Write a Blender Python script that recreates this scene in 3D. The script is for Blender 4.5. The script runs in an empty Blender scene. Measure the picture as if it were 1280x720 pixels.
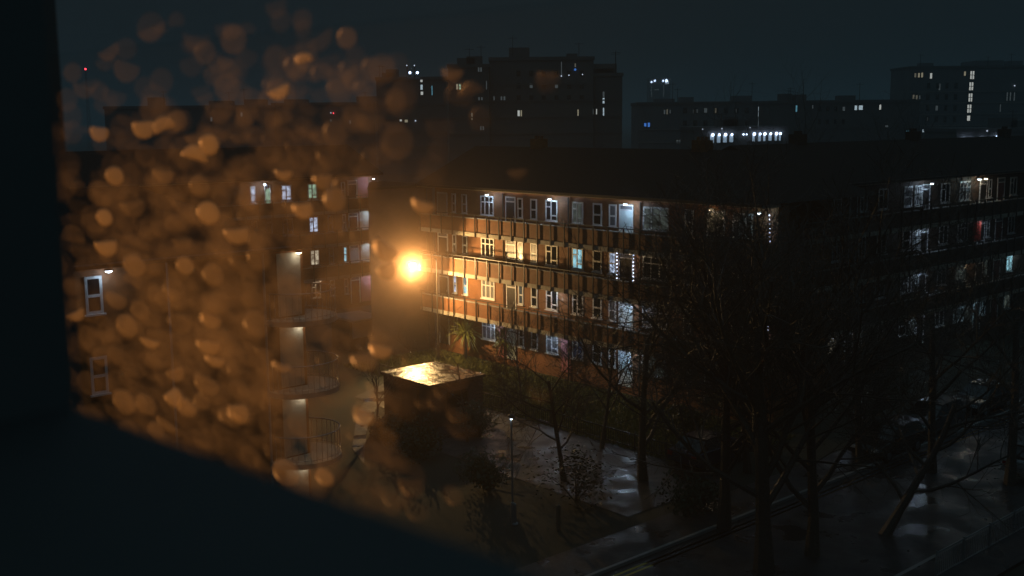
import bpy, bmesh, math, random
from mathutils import Vector, Matrix
sc = bpy.context.scene
col = sc.collection

# ------------------------------------------------------------------ camera
FPX, HCAM = 1370.0, 16.0                      # focal length in photo pixels, eye height in metres
TH, RO = math.atan(208 / FPX), 0.0097         # pitch down, slight roll
FWD = Vector((0, math.cos(TH), -math.sin(TH)))
UP0 = Vector((0, math.sin(TH), math.cos(TH)))
RT0 = Vector((1, 0, 0))
RT = RT0 * math.cos(RO) - UP0 * math.sin(RO)
UP = UP0 * math.cos(RO) + RT0 * math.sin(RO)
EYE = Vector((0, 0, HCAM))
cam = bpy.data.cameras.new('camera')
cam.sensor_width = 36.0
cam.lens = 36.0 * FPX / 1280.0
cam.clip_start = 0.02
cam.clip_end = 6000
cam.dof.use_dof = True
cam.dof.focus_distance = 72.0
cam.dof.aperture_fstop = 12.0
camo = bpy.data.objects.new('camera', cam)
col.objects.link(camo)
m = Matrix.Identity(4)
for i in range(3):
    m[i][0], m[i][1], m[i][2], m[i][3] = RT[i], UP[i], -FWD[i], EYE[i]
camo.matrix_world = m
sc.camera = camo

# ------------------------------------------------------------------ sky: overcast night over a city
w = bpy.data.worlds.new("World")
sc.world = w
w.use_nodes = True
nt = w.node_tree
nt.nodes.clear()
wo = nt.nodes.new('ShaderNodeOutputWorld')
bg = nt.nodes.new('ShaderNodeBackground')
tc = nt.nodes.new('ShaderNodeTexCoord')
sx = nt.nodes.new('ShaderNodeSeparateXYZ')
rp = nt.nodes.new('ShaderNodeValToRGB')
nt.links.new(tc.outputs['Generated'], sx.inputs[0])
nt.links.new(sx.outputs['Z'], rp.inputs[0])
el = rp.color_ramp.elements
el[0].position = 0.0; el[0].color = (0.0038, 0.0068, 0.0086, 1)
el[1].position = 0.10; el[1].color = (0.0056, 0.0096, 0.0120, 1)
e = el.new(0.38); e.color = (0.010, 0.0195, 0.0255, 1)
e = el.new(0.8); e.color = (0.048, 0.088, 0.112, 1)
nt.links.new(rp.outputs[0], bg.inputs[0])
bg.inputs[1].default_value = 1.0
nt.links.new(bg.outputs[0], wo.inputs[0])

sc.render.engine = 'CYCLES'
cy = sc.cycles
cy.use_adaptive_sampling = False
cy.use_denoising = True
cy.sample_clamp_indirect = 0
cy.sample_clamp_direct = 0
cy.blur_glossy = 0
cy.max_bounces = 5
cy.volume_bounces = 0
cy.diffuse_bounces = 1
cy.glossy_bounces = 2
cy.transmission_bounces = 4
cy.transparent_max_bounces = 64
cy.use_light_tree = True
sc.view_settings.view_transform = 'Standard'
sc.view_settings.look = 'None'
sc.view_settings.exposure = 0
sc.view_settings.gamma = 1
sc.view_settings.use_curve_mapping = False

FLOOD_POWER = 3500.0      # the sodium flood's wide spill
PANE_SPOT_POWER = 110000.0      # extra narrow spot, added to light the drops on the viewer's pane
GLOW_LOBES = ((0.48, 0.994), (0.14, 0.97))  # density and anisotropy of the layer added for the lamp's glow
HAZE = 0.0011              # density of the haze added to lift the darks and fade far blocks
GAL = 1.25                 # gallery lamps

# ------------------------------------------------------------------ maths
U2 = Vector((0.6585, -0.7526, 0))
V2 = Vector((0.7526, 0.6585, 0))
ANG_U = math.atan2(U2.y, U2.x)
ANG_V = math.atan2(V2.y, V2.x)

def ray(px, py):
    return FWD + RT * ((px - 640) / FPX) + UP * ((360 - py) / FPX)

def ground(px, py, z=0.0):
    r = ray(px, py)
    k = (z - HCAM) / r.z
    return Vector((r.x * k, r.y * k, z))

def at(px, py, zc):
    return EYE + ray(px, py) * zc

def along(px, py, p0, d):
    """distance along a vertical plane's base line (p0, d) and height where a sight line meets it"""
    r = ray(px, py)
    n = Vector((-d.y, d.x, 0))
    k = (p0.x * n.x + p0.y * n.y) / (r.x * n.x + r.y * n.y)
    q = r * k
    return (q.x - p0.x) * d.x + (q.y - p0.y) * d.y, HCAM + q.z

# ------------------------------------------------------------------ materials
def mat(name):
    mm = bpy.data.materials.new(name)
    mm.use_nodes = True
    return mm, mm.node_tree, mm.node_tree.nodes['Principled BSDF']

def simple(name, c, rough=0.6, metal=0.0, spec=0.5, noise=0.0, scale=6.0, bump=0.0, coord='Object'):
    mm, t, p = mat(name)
    p.inputs['Base Color'].default_value = (*c, 1)
    p.inputs['Roughness'].default_value = rough
    p.inputs['Metallic'].default_value = metal
    p.inputs['Specular IOR Level'].default_value = spec
    if noise or bump:
        c0 = t.nodes.new('ShaderNodeTexCoord')
        n = t.nodes.new('ShaderNodeTexNoise')
        n.inputs['Scale'].default_value = scale
        n.inputs['Detail'].default_value = 6
        t.links.new(c0.outputs[coord], n.inputs['Vector'])
        if noise:
            mx = t.nodes.new('ShaderNodeMix'); mx.data_type = 'RGBA'
            mx.inputs['A'].default_value = (*[x * (1 - noise) for x in c], 1)
            mx.inputs['B'].default_value = (*[min(1, x * (1 + noise)) for x in c], 1)
            t.links.new(n.outputs['Fac'], mx.inputs['Factor'])
            t.links.new(mx.outputs['Result'], p.inputs['Base Color'])
        if bump:
            b = t.nodes.new('ShaderNodeBump')
            b.inputs['Strength'].default_value = bump
            b.inputs['Distance'].default_value = 0.05
            t.links.new(n.outputs['Fac'], b.inputs['Height'])
            t.links.new(b.outputs['Normal'], p.inputs['Normal'])
    return mm

def brick(name, a, b, mortar):
    mm, t, p = mat(name)
    c0 = t.nodes.new('ShaderNodeTexCoord')
    s = t.nodes.new('ShaderNodeSeparateXYZ')
    ad = t.nodes.new('ShaderNodeMath'); ad.operation = 'ADD'
    cb = t.nodes.new('ShaderNodeCombineXYZ')
    bt = t.nodes.new('ShaderNodeTexBrick')
    t.links.new(c0.outputs['Object'], s.inputs[0])
    t.links.new(s.outputs['X'], ad.inputs[0]); t.links.new(s.outputs['Y'], ad.inputs[1])
    t.links.new(ad.outputs[0], cb.inputs['X']); t.links.new(s.outputs['Z'], cb.inputs['Y'])
    t.links.new(cb.outputs[0], bt.inputs['Vector'])
    bt.inputs['Scale'].default_value = 1.0
    bt.inputs['Brick Width'].default_value = 0.225
    bt.inputs['Row Height'].default_value = 0.075
    bt.inputs['Mortar Size'].default_value = 0.006
    bt.inputs['Color1'].default_value = (*a, 1); bt.inputs['Color2'].default_value = (*b, 1)
    bt.inputs['Mortar'].default_value = (*mortar, 1)
    n = t.nodes.new('ShaderNodeTexNoise'); n.inputs['Scale'].default_value = 0.7; n.inputs['Detail'].default_value = 8
    t.links.new(c0.outputs['Object'], n.inputs['Vector'])
    mr = t.nodes.new('ShaderNodeMapRange')
    mr.inputs['From Min'].default_value = 0.3; mr.inputs['From Max'].default_value = 0.7
    mr.inputs['To Min'].default_value = 0.6; mr.inputs['To Max'].default_value = 1.15
    t.links.new(n.outputs['Fac'], mr.inputs['Value'])
    mx = t.nodes.new('ShaderNodeMix'); mx.data_type = 'RGBA'; mx.blend_type = 'MULTIPLY'
    mx.inputs['Factor'].default_value = 1.0
    t.links.new(bt.outputs['Color'], mx.inputs['A']); t.links.new(mr.outputs[0], mx.inputs['B'])
    t.links.new(mx.outputs['Result'], p.inputs['Base Color'])
    p.inputs['Roughness'].default_value = 0.75
    return mm

def emit(name, c, s):
    mm, t, p = mat(name)
    p.inputs['Base Color'].default_value = (0.5, 0.5, 0.5, 1)
    p.inputs['Emission Color'].default_value = (*c, 1)
    p.inputs['Emission Strength'].default_value = s
    return mm

def room(name, c, s, scale=2.2):
    """a lit room seen through its window: light broken up by curtains and furniture"""
    mm, t, p = mat(name)
    c0 = t.nodes.new('ShaderNodeTexCoord')
    n = t.nodes.new('ShaderNodeTexNoise'); n.inputs['Scale'].default_value = scale; n.inputs['Detail'].default_value = 3
    t.links.new(c0.outputs['Object'], n.inputs['Vector'])
    mr = t.nodes.new('ShaderNodeMapRange')
    mr.inputs['From Min'].default_value = 0.35; mr.inputs['From Max'].default_value = 0.65
    mr.inputs['To Min'].default_value = 0.25 * s; mr.inputs['To Max'].default_value = 1.3 * s
    t.links.new(n.outputs['Fac'], mr.inputs['Value'])
    p.inputs['Base Color'].default_value = (0.03, 0.03, 0.03, 1)
    p.inputs['Roughness'].default_value = 0.1
    p.inputs['Emission Color'].default_value = (*c, 1)
    t.links.new(mr.outputs[0], p.inputs['Emission Strength'])
    return mm

def wet(name, c, r0, r1, scale, bump=0.25, patch=0.35, lo=0.4, hi=0.62):
    mm, t, p = mat(name)
    c0 = t.nodes.new('ShaderNodeTexCoord')
    n = t.nodes.new('ShaderNodeTexNoise'); n.inputs['Scale'].default_value = scale; n.inputs['Detail'].default_value = 7
    t.links.new(c0.outputs['Object'], n.inputs['Vector'])
    mr = t.nodes.new('ShaderNodeMapRange')
    mr.inputs['From Min'].default_value = lo; mr.inputs['From Max'].default_value = hi
    mr.inputs['To Min'].default_value = r0; mr.inputs['To Max'].default_value = r1
    t.links.new(n.outputs['Fac'], mr.inputs['Value'])
    t.links.new(mr.outputs[0], p.inputs['Roughness'])
    mx = t.nodes.new('ShaderNodeMix'); mx.data_type = 'RGBA'
    mx.inputs['A'].default_value = (*[x * (1 - patch) for x in c], 1)
    mx.inputs['B'].default_value = (*[x * (1 + patch) for x in c], 1)
    t.links.new(n.outputs['Fac'], mx.inputs['Factor'])
    t.links.new(mx.outputs['Result'], p.inputs['Base Color'])
    n2 = t.nodes.new('ShaderNodeTexNoise'); n2.inputs['Scale'].default_value = scale * 9; n2.inputs['Detail'].default_value = 3
    t.links.new(c0.outputs['Object'], n2.inputs['Vector'])
    b = t.nodes.new('ShaderNodeBump'); b.inputs['Strength'].default_value = bump; b.inputs['Distance'].default_value = 0.02
    t.links.new(n2.outputs['Fac'], b.inputs['Height'])
    t.links.new(b.outputs['Normal'], p.inputs['Normal'])
    return mm

M = {}
M['brick'] = brick('orange_stock_brick', (0.25, 0.095, 0.03), (0.20, 0.07, 0.022), (0.20, 0.14, 0.09))
M['redbrick'] = brick('red_brick', (0.30, 0.085, 0.045), (0.22, 0.06, 0.035), (0.24, 0.17, 0.14))
M['darkbrick'] = brick('brown_brick', (0.14, 0.07, 0.045), (0.11, 0.055, 0.036), (0.14, 0.11, 0.09))
M['dimbrick'] = brick('dimmed_brick', (0.075, 0.042, 0.028), (0.06, 0.034, 0.024), (0.08, 0.065, 0.05))  # darkened copy of the brick, dimness of unlit walls put into its colour
M['concrete'] = simple('painted_concrete', (0.36, 0.33, 0.27), 0.7, noise=0.25, scale=3)
M['concrete_grey'] = simple('grey_concrete', (0.28, 0.28, 0.27), 0.75, noise=0.3, scale=2)
M['white'] = simple('white_upvc', (0.66, 0.67, 0.68), 0.35)
M['glass_dark'] = simple('window_glass_dark', (0.012, 0.014, 0.016), 0.08, spec=0.6)
M['glass_net'] = simple('net_curtained_glass', (0.16, 0.16, 0.17), 0.25, noise=0.5, scale=5)
M['glass_blue'] = simple('blue_curtained_glass', (0.10, 0.16, 0.34), 0.3, noise=0.5, scale=5)
M['door_dark'] = simple('dark_painted_door', (0.03, 0.025, 0.025), 0.4)
M['door_red'] = simple('oxblood_painted_door', (0.16, 0.03, 0.022), 0.4)
M['door_pale'] = simple('pale_painted_door', (0.55, 0.66, 0.70), 0.4)
M['metal'] = simple('dark_painted_metal', (0.035, 0.033, 0.03), 0.45, spec=0.5)
M['steel'] = simple('galvanised_steel', (0.42, 0.44, 0.45), 0.4, metal=0.8)
M['tiles'] = simple('clay_roof_tiles', (0.03, 0.027, 0.025), 0.9, spec=0.1, noise=0.35, scale=5)
M['pink'] = simple('pink_painted_render', (0.42, 0.16, 0.17), 0.7)
M['cream'] = simple('cream_render', (0.46, 0.42, 0.34), 0.8, noise=0.15, scale=3)
M['felt'] = wet('wet_roofing_felt', (0.055, 0.052, 0.05), 0.15, 0.42, 1.6, 0.8)
M['asphalt'] = wet('wet_asphalt', (0.028, 0.029, 0.031), 0.17, 0.6, 0.6, 0.5, 0.2, 0.34, 0.60)
M['paving'] = wet('wet_paving', (0.024, 0.024, 0.025), 0.2, 0.65, 0.7, 0.5, 0.2, 0.36, 0.60)
M['soil'] = simple('damp_turf', (0.022, 0.025, 0.014), 0.85, noise=0.5, scale=0.4, bump=0.6)
M['grass'] = simple('grass_blades', (0.13, 0.14, 0.035), 0.6, noise=0.4, scale=1.5)
M['kerb'] = simple('kerb_stone', (0.25, 0.25, 0.24), 0.5, noise=0.2, scale=3)
M['yellow'] = simple('yellow_road_paint', (0.62, 0.45, 0.05), 0.5, noise=0.3, scale=8)
M['bark'] = simple('wet_bark', (0.055, 0.047, 0.038), 0.55, noise=0.5, scale=14, bump=1.0)
M['twig'] = simple('wet_twigs', (0.06, 0.048, 0.038), 0.5)
M['palebark'] = simple('pale_bark', (0.16, 0.14, 0.12), 0.55, noise=0.3, scale=9)
M['leaf'] = simple('evergreen_leaf', (0.03, 0.05, 0.018), 0.5, noise=0.4, scale=4)
M['frond'] = simple('strap_leaf', (0.12, 0.14, 0.035), 0.45, noise=0.4, scale=4)
M['farwall'] = simple('far_render', (0.19, 0.20, 0.21), 0.8, noise=0.2, scale=0.3)
M['farbrick'] = simple('far_brick', (0.15, 0.145, 0.14), 0.8, noise=0.2, scale=0.3)
M['tyre'] = simple('tyre_rubber', (0.015, 0.015, 0.016), 0.7)
M['alloy'] = simple('wheel_alloy', (0.4, 0.4, 0.42), 0.35, metal=0.9)
M['carglass'] = simple('car_window_glass', (0.01, 0.012, 0.014), 0.05, spec=0.7)
M['headlamp'] = simple('headlamp_glass', (0.7, 0.72, 0.75), 0.12)
M['taillamp'] = simple('tail_lamp_glass', (0.25, 0.01, 0.01), 0.15)
M['cloth_red'] = simple('red_cloth', (0.6, 0.09, 0.06), 0.8, noise=0.2, scale=6)
M['sill_in_dimmed'] = simple('indoor_paint_dimmed', (0.058, 0.058, 0.054), 0.6, noise=0.2, scale=30)  # frame paint darkened to offset the sky light on the sill's top
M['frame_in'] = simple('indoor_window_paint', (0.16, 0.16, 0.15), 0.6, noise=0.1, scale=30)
M['timber'] = simple('weathered_timber', (0.14, 0.11, 0.08), 0.75, noise=0.3, scale=10)
M['cool'] = emit('cool_white_lamp', (0.72, 0.84, 1.0), 12)
M['warm'] = emit('warm_white_lamp', (1.0, 0.78, 0.5), 8)
M['sodium'] = emit('sodium_lamp', (1.0, 0.70, 0.36), 420)
M['fairy'] = emit('fairy_bulb', (0.62, 0.72, 1.0), 6)
M['red_lamp'] = emit('red_obstruction_lamp', (1.0, 0.05, 0.08), 6)
M['room_cool'] = room('lit_room_cool', (0.62, 0.74, 1.0), 0.9)
M['room_cyan'] = room('lit_room_cyan', (0.42, 0.85, 1.0), 0.75)
M['room_green'] = room('lit_room_greenish', (0.62, 1.0, 0.72), 0.42)
M['room_warm'] = room('lit_room_warm', (1.0, 0.86, 0.62), 0.5)
M['room_amber'] = room('lit_room_amber', (1.0, 0.62, 0.25), 0.35)
M['room_dim'] = room('lit_room_dim', (0.7, 0.85, 0.75), 0.07)
M['room_blue'] = room('lit_room_blue', (0.12, 0.35, 1.0), 0.6)

# ------------------------------------------------------------------ builders
class MB:
    def __init__(s):
        s.v = []; s.f = []; s.m = []; s.cur = 0
    def add(s, vs, fs):
        o = len(s.v)
        s.v += [tuple(x) for x in vs]
        s.f += [tuple(i + o for i in f) for f in fs]
        s.m += [s.cur] * len(fs)
        return s
    def box(s, x0, x1, y0, y1, z0, z1):
        return s.add([(x0,y0,z0),(x1,y0,z0),(x1,y1,z0),(x0,y1,z0),(x0,y0,z1),(x1,y0,z1),(x1,y1,z1),(x0,y1,z1)],
                     [(0,3,2,1),(4,5,6,7),(0,1,5,4),(1,2,6,5),(2,3,7,6),(3,0,4,7)])
    def prism(s, pts, z0, z1):
        n = len(pts)
        return s.add([(p[0],p[1],z0) for p in pts] + [(p[0],p[1],z1) for p in pts],
                     [tuple(range(n))[::-1], tuple(range(n, 2*n))] + [(i,(i+1)%n,n+(i+1)%n,n+i) for i in range(n)])
    def tube(s, pts, rs, n=6, cap=True):
        pts = [Vector(p) for p in pts]
        vs = []; fs = []
        a = None
        for i, p in enumerate(pts):
            d = (pts[min(i+1, len(pts)-1)] - pts[max(i-1, 0)])
            d = d.normalized() if d.length > 1e-9 else Vector((0,0,1))
            if a is None:
                a = d.orthogonal().normalized()
            else:
                a = (a - d * a.dot(d))
                a = a.normalized() if a.length > 1e-6 else d.orthogonal().normalized()
            b = d.cross(a)
            for k in range(n):
                t = 2*math.pi*k/n
                vs.append(p + (a*math.cos(t) + b*math.sin(t)) * rs[i])
        for i in range(len(pts)-1):
            for k in range(n):
                fs.append((i*n+k, i*n+(k+1)%n, (i+1)*n+(k+1)%n, (i+1)*n+k))
        if cap:
            fs.append(tuple(range(n))[::-1]); fs.append(tuple(range((len(pts)-1)*n, len(pts)*n)))
        return s.add(vs, fs)
    def lathe(s, cx, cy, prof, n=16, axis='z'):
        vs = []; fs = []
        for r, h in prof:
            for k in range(n):
                t = 2*math.pi*k/n
                if axis == 'z': vs.append((cx + r*math.cos(t), cy + r*math.sin(t), h))
                else: vs.append((cx + r*math.cos(t), h, cy + r*math.sin(t)))
        for i in range(len(prof)-1):
            for k in range(n):
                q = (i*n+k, i*n+(k+1)%n, (i+1)*n+(k+1)%n, (i+1)*n+k)
                fs.append(q if axis == 'z' else q[::-1])
        fs.append(tuple(range(n))[::-1] if axis == 'z' else tuple(range(n)))
        e = tuple(range((len(prof)-1)*n, len(prof)*n))
        fs.append(e if axis == 'z' else e[::-1])
        return s.add(vs, fs)
    def build(s, name, material, parent=None, smooth=False):
        me = bpy.data.meshes.new(name)
        me.from_pydata(s.v, [], s.f)
        ms = material if isinstance(material, (list, tuple)) else [material]
        for q in ms: me.materials.append(q)
        if len(ms) > 1: me.polygons.foreach_set('material_index', s.m)
        if smooth: me.polygons.foreach_set('use_smooth', [True]*len(me.polygons))
        me.update()
        o = bpy.data.objects.new(name, me)
        col.objects.link(o)
        if parent: o.parent = parent
        return o

def tag(o, label=None, cat=None, group=None, kind=None):
    if label: o['label'] = label
    if cat: o['category'] = cat
    if group: o['group'] = group
    if kind: o['kind'] = kind
    return o

def empty(name, loc, rz=0.0, label=None, cat=None, group=None):
    o = bpy.data.objects.new(name, None)
    o.location = loc; o.rotation_euler = (0, 0, rz); o.empty_display_size = 0.3
    col.objects.link(o)
    return tag(o, label, cat, group)

def copy_tree(o, parent=None):
    c = o.copy(); col.objects.link(c)
    if parent: c.parent = parent
    for ch in list(o.children): copy_tree(ch, c)
    return c

def lamp(name, loc, power, c, r=0.06, parent=None):
    l = bpy.data.lights.new(name, 'POINT')
    l.energy = power; l.color = c; l.shadow_soft_size = r
    o = bpy.data.objects.new(name, l); col.objects.link(o)
    o.location = loc
    if parent: o.parent = parent
    return o

COOL = (0.58, 0.77, 1.0); WARM = (1.0, 0.76, 0.48); CYAN = (0.45, 0.85, 1.0)

def window(parent, x0, x1, z0, z1, style='two', pane='glass_dark', y=0.0):
    """white framed casement on a wall whose face is y; the outside is towards -y"""
    f = MB(); t = 0.095; ya, yb = y - 0.05, y - 0.004
    f.box(x0, x1, ya, yb, z0, z0+t).box(x0, x1, ya, yb, z1-t, z1)
    f.box(x0, x0+t, ya, yb, z0+t, z1-t).box(x1-t, x1, ya, yb, z0+t, z1-t)
    zt = z0 + (z1-z0)*0.68; W = x1-x0; yc = y - 0.046
    if style == 'three':
        for k in (1, 2): f.box(x0+W*k/3-0.045, x0+W*k/3+0.045, yc, yb, z0+t, z1-t)
        f.box(x0+t, x0+W/3-0.045, yc, yb, zt-0.035, zt+0.035)
        f.box(x0+2*W/3+0.045, x1-t, yc, yb, zt-0.035, zt+0.035)
        f.box(x0+W/3+0.045, x0+2*W/3-0.045, yc, yb, zt-0.035, zt+0.035)
    elif style == 'mixed':
        xm = x0 + W*0.47
        f.box(xm-0.05, xm+0.05, yc, yb, z0+t, z1-t)
        f.box(x0+t, xm-0.05, yc, yb, zt-0.04, zt+0.04)
        zb = z0 + (z1-z0)*0.27
        f.box(xm+0.05, x1-t, yc, yb, zb-0.04, zb+0.04)
    elif style == 'two':
        xm = (x0+x1)/2
        f.box(xm-0.045, xm+0.045, yc, yb, z0+t, z1-t)
        f.box(x0+t, xm-0.045, yc, yb, zt-0.03, zt+0.03)
    elif style == 'sash':
        zm = z0 + (z1-z0)*0.48
        f.box(x0+t, x1-t, yc, yb, zm-0.05, zm+0.05)
    o = f.build('window', M['white'], parent)
    MB().box(x0+t*0.6, x1-t*0.6, y-0.025, y-0.006, z0+t*0.6, z1-t*0.6).build('pane', M[pane], o)
    MB().box(x0-0.06, x1+0.06, y-0.13, y-0.003, z0-0.06, z0-0.001).build('sill', M['white'], o)
    return o

def door(parent, x0, x1, z0, z1, panel='door_dark', y=0.0, top=0.3):
    d = MB()
    d.box(x0+0.08, x1-0.08, y-0.03, y-0.004, z0, z1-top-0.08)
    o = d.build('door', M[panel], parent)
    f = MB(); ya, yb = y-0.055, y-0.003
    f.box(x0, x0+0.08, ya, yb, z0, z1).box(x1-0.08, x1, ya, yb, z0, z1)
    f.box(x0+0.08, x1-0.08, ya, yb, z1-0.08, z1).box(x0+0.08, x1-0.08, ya, yb, z1-top-0.08, z1-top)
    f.build('door_frame', M['white'], o)
    MB().box(x0+0.08, x1-0.08, y-0.02, y-0.004, z1-top, z1-0.08).build('transom', M['glass_net'], o)
    MB().box(x1-0.2, x1-0.17, y-0.075, y-0.03, z0+0.95, z0+1.12).build('handle', M['steel'], o)
    return o

def gallery_lamp(parent, x, z, power, c=COOL, y=-0.65, m='cool'):
    """bulkhead lamp fixed under a gallery ceiling at height z"""
    b = MB().lathe(x, y, [(0.13, z-0.07), (0.14, z-0.03), (0.14, z-0.005)], 12).build('gallery_lamp', M['white'], parent)
    MB().lathe(x, y, [(0.06, z-0.135), (0.105, z-0.11), (0.12, z-0.072)], 12).build('diffuser', M[m], b)
    lamp('gallery_lamp_light', (x, y-0.02, z-0.22), power*GAL, c, 0.05, b)

ST, FB = 2.8, 0.42                     # storey height, ground floor level
GY = 1.45                              # gallery depth

def gallery_block(name, label, p0, rz, x0, x1, depth, brickm, floors=4, dz=0.0, pitch=2.7, hip=(True, True), posts=True, foot=None):
    """deck-access flats: wall in the plane y=0, open galleries towards -y"""
    b = empty(name, (p0.x, p0.y, dz), rz, label, 'apartment block')
    top = FB + floors*ST
    foot = foot or [(x0, 0), (x1, 0), (x1, depth), (x0, depth)]
    MB().prism(foot, -0.5-dz, top).build('wall', M[brickm], b)
    for f in range(1, floors):
        z = FB + f*ST
        MB().box(x0, x1, -GY, -0.002, z-0.26, z).build('gallery_floor', M['concrete'], b)
        MB().box(x0, x1, -GY+0.06, -GY+0.22, z+0.001, z+0.90).build('parapet', M[brickm], b)
        r = MB()
        r.box(x0, x1, -GY+0.04, -GY+0.24, z+0.902, z+0.955)
        r.build('coping', M['concrete_grey'], b)
        r = MB()
        r.box(x0, x1, -GY-0.03, -GY+0.03, z+1.13, z+1.18)
        n = int((x1-x0)/1.2)
        for k in range(n+1):
            x = x0 + 0.2 + k*1.2
            if x < x1-0.05: r.box(x-0.032, x+0.032, -GY-0.075, -GY-0.003, z-0.28, z+1.13)
        r.build('handrail', M['metal'], b)
    # eaves, gutter and hipped tiled roof
    MB().box(x0-0.1, x1+0.1, -GY-0.05, -0.003, top-0.02, top+0.16).build('soffit', M['concrete'], b)
    MB().box(x0-0.12, x1+0.12, -GY-0.20, -GY-0.06, top+0.04, top+0.18).build('gutter', M['metal'], b)
    r = MB(); ya, yb = -GY-0.12, depth+0.4; ym = (ya+yb)/2; h = pitch; z = top+0.165
    xa, xb = x0-0.2, x1+0.2
    ra = xa + (ym-ya if hip[0] else 0); rb = xb - (ym-ya if hip[1] else 0)
    r.add([(xa,ya,z),(xb,ya,z),(xb,yb,z),(xa,yb,z),(ra,ym,z+h),(rb,ym,z+h)],
          [(0,1,5,4),(1,2,5),(2,3,4,5),(3,0,4),(3,2,1,0)])
    roof = r.build('roof', M['tiles'], b)
    k = x0 + 6
    while k < x1-4:
        c = MB().box(k, k+1.1, ym-0.3, ym+0.3, z+h-0.5, z+h+0.55)
        for q in range(3): c.lathe(k+0.25+q*0.3, ym, [(0.1, z+h+0.551), (0.085, z+h+0.75)], 8)
        c.build('chimney', M[brickm], roof)
        k += 14
    return b

def fz(f, h=0.0): return FB + f*ST + h

# ================================================================== GROUND
def sheet(name, pts, z, m, sub=0):
    o = MB().add([(p[0], p[1], z) for p in pts], [tuple(range(len(pts)))]).build(name, M[m])
    if o.data.polygons[0].normal.z < 0:
        o.data.flip_normals()
    return tag(o, kind='structure')

sheet('ground', [(-3000,-200),(3000,-200),(3000,5000),(-3000,5000)], -0.02, 'soil')
M0 = Vector((-1.2, 72.3, 0))                            # origin of the long block's wall
def L(t, out, z=0.0):                                   # point in front of the long block
    p = M0 + U2*t - V2*out
    return Vector((p.x, p.y, z))
# wet courtyard in front of the long block, its garden strip, and the road
sheet('courtyard', [L(-0.5, 8.2), L(26, 8.2), L(26, 15), L(14, 15.2), L(8, 12.6), L(1.5, 12.2)], 0.004, 'paving')
sheet('car_park', [L(27, 10), L(27, -34), L(36, -34), L(36, 18), L(27, 18)], 0.008, 'asphalt')
K0 = Vector((4.8, 38.6, 0))
def RD(s, c, z=0.0):                                    # along the road, and across it towards the viewer
    p = K0 + V2*s + U2*c
    return Vector((p.x, p.y, z))
sheet('road', [RD(-60, 0), RD(160, 0), RD(160, 7.2), RD(-60, 7.2)], 0.004, 'asphalt')
for c in (0.35, 0.62):
    sheet('yellow_line', [RD(-60, c), RD(160, c), RD(160, c+0.1), RD(-60, c+0.1)], 0.008, 'yellow')
def curbs(c0, c1, name, m, z1):
    o = MB(); P = [RD(-60, c0), RD(160, c0), RD(160, c1), RD(-60, c1)]
    o.prism([(p.x, p.y) for p in P], -0.1, z1)
    return tag(o.build(name, M[m]), kind='structure')
curbs(-0.14, 0, 'kerb', 'kerb', 0.125)
curbs(-2.2, -0.142, 'pavement', 'paving', 0.12)
curbs(7.2, 7.34, 'kerb', 'kerb', 0.125)
curbs(7.342, 9.6, 'pavement', 'paving', 0.12)
# path that curves past the low shed
pp = [ground(x, y) for x, y in [(440,560),(446,520),(458,497),(472,490),(480,500),(468,515),(458,540),(455,580)]]
sheet('path', pp, 0.006, 'paving')

def grass_patch(name, region, n, seed, h=0.16):
    rnd = random.Random(seed); g = MB()
    for i in range(n):
        t = rnd.uniform(*region[:2]); q = rnd.uniform(*region[2:])
        c = L(t, q)
        for k in range(3):
            a = rnd.uniform(0, 6.283); hh = h*rnd.uniform(0.5, 1.4); wd = 0.035
            x, y = c.x+rnd.uniform(-.12,.12), c.y+rnd.uniform(-.12,.12)
            lx, ly = rnd.uniform(-.1,.1), rnd.uniform(-.1,.1)
            g.add([(x-wd*math.cos(a), y-wd*math.sin(a), -0.02), (x+wd*math.cos(a), y+wd*math.sin(a), -0.02), (x+lx, y+ly, hh)], [(0,1,2)])
    return tag(g.build(name, M['grass']), kind='stuff')
grass_patch('grass', (-6.0, 24, 0.4, 8.1), 14000, 4)

# ================================================================== THE LONG BLOCK (centre)
T0, T1 = -6.3, 22.4
foot = [(T0, 0), (T1, 0), (T1, 0.9), (T1-2.6, 0.9), (T1-2.6, 9), (T0, 9)]
B1 = gallery_block('apartment_block', 'long four storey brick block whose balconies glow orange beside the lamp post',
                   M0, ANG_U, T0, T1, 9.0, 'brick', hip=(False, True), foot=foot, pitch=2.5)
def wz(f): return fz(f, 1.02), fz(f, 2.34)
WIN = [  # centre, width, style, pane by floor
    (-0.58, 1.36, 'three', ['glass_net', 'glass_net', 'glass_dark', 'glass_dark']),
    (-4.15, 0.42, 'sash', ['glass_dark', 'room_cool', 'glass_dark', 'glass_dark']),
    (-3.0, 0.55, 'sash', ['glass_dark', 'room_cyan', 'glass_dark', 'glass_dark']),
    (2.72, 0.50, 'sash', ['glass_dark', 'room_dim', 'glass_net', 'glass_dark']),
    (4.0, 0.62, 'sash', ['glass_dark', 'glass_dark', 'glass_net', 'glass_dark']),
    (5.65, 1.08, 'mixed', ['glass_net', 'glass_dark', 'glass_dark', 'glass_dark']),
    (7.95, 0.95, 'mixed', ['glass_blue', 'glass_dark', 'room_cyan', 'room_dim']),
    (9.62, 0.75, 'sash', ['glass_dark', 'glass_dark', 'glass_dark', 'glass_dark']),
    (10.87, 0.6, 'sash', ['glass_dark', 'glass_net', 'room_cool', 'glass_net']),
    (14.2, 1.9, 'three', ['room_dim', 'glass_net', 'glass_dark', 'room_dim']),
    (16.6, 0.6, 'sash', ['glass_dark']*4),
    (20.2, 1.3, 'three', ['glass_dark', 'glass_dark', 'glass_net', 'glass_net']),
]
for c, wd, st, panes in WIN:
    for f in range(4):
        za, zb = wz(f)
        window(B1, c-wd/2, c+wd/2, za, zb, st, panes[f])
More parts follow.
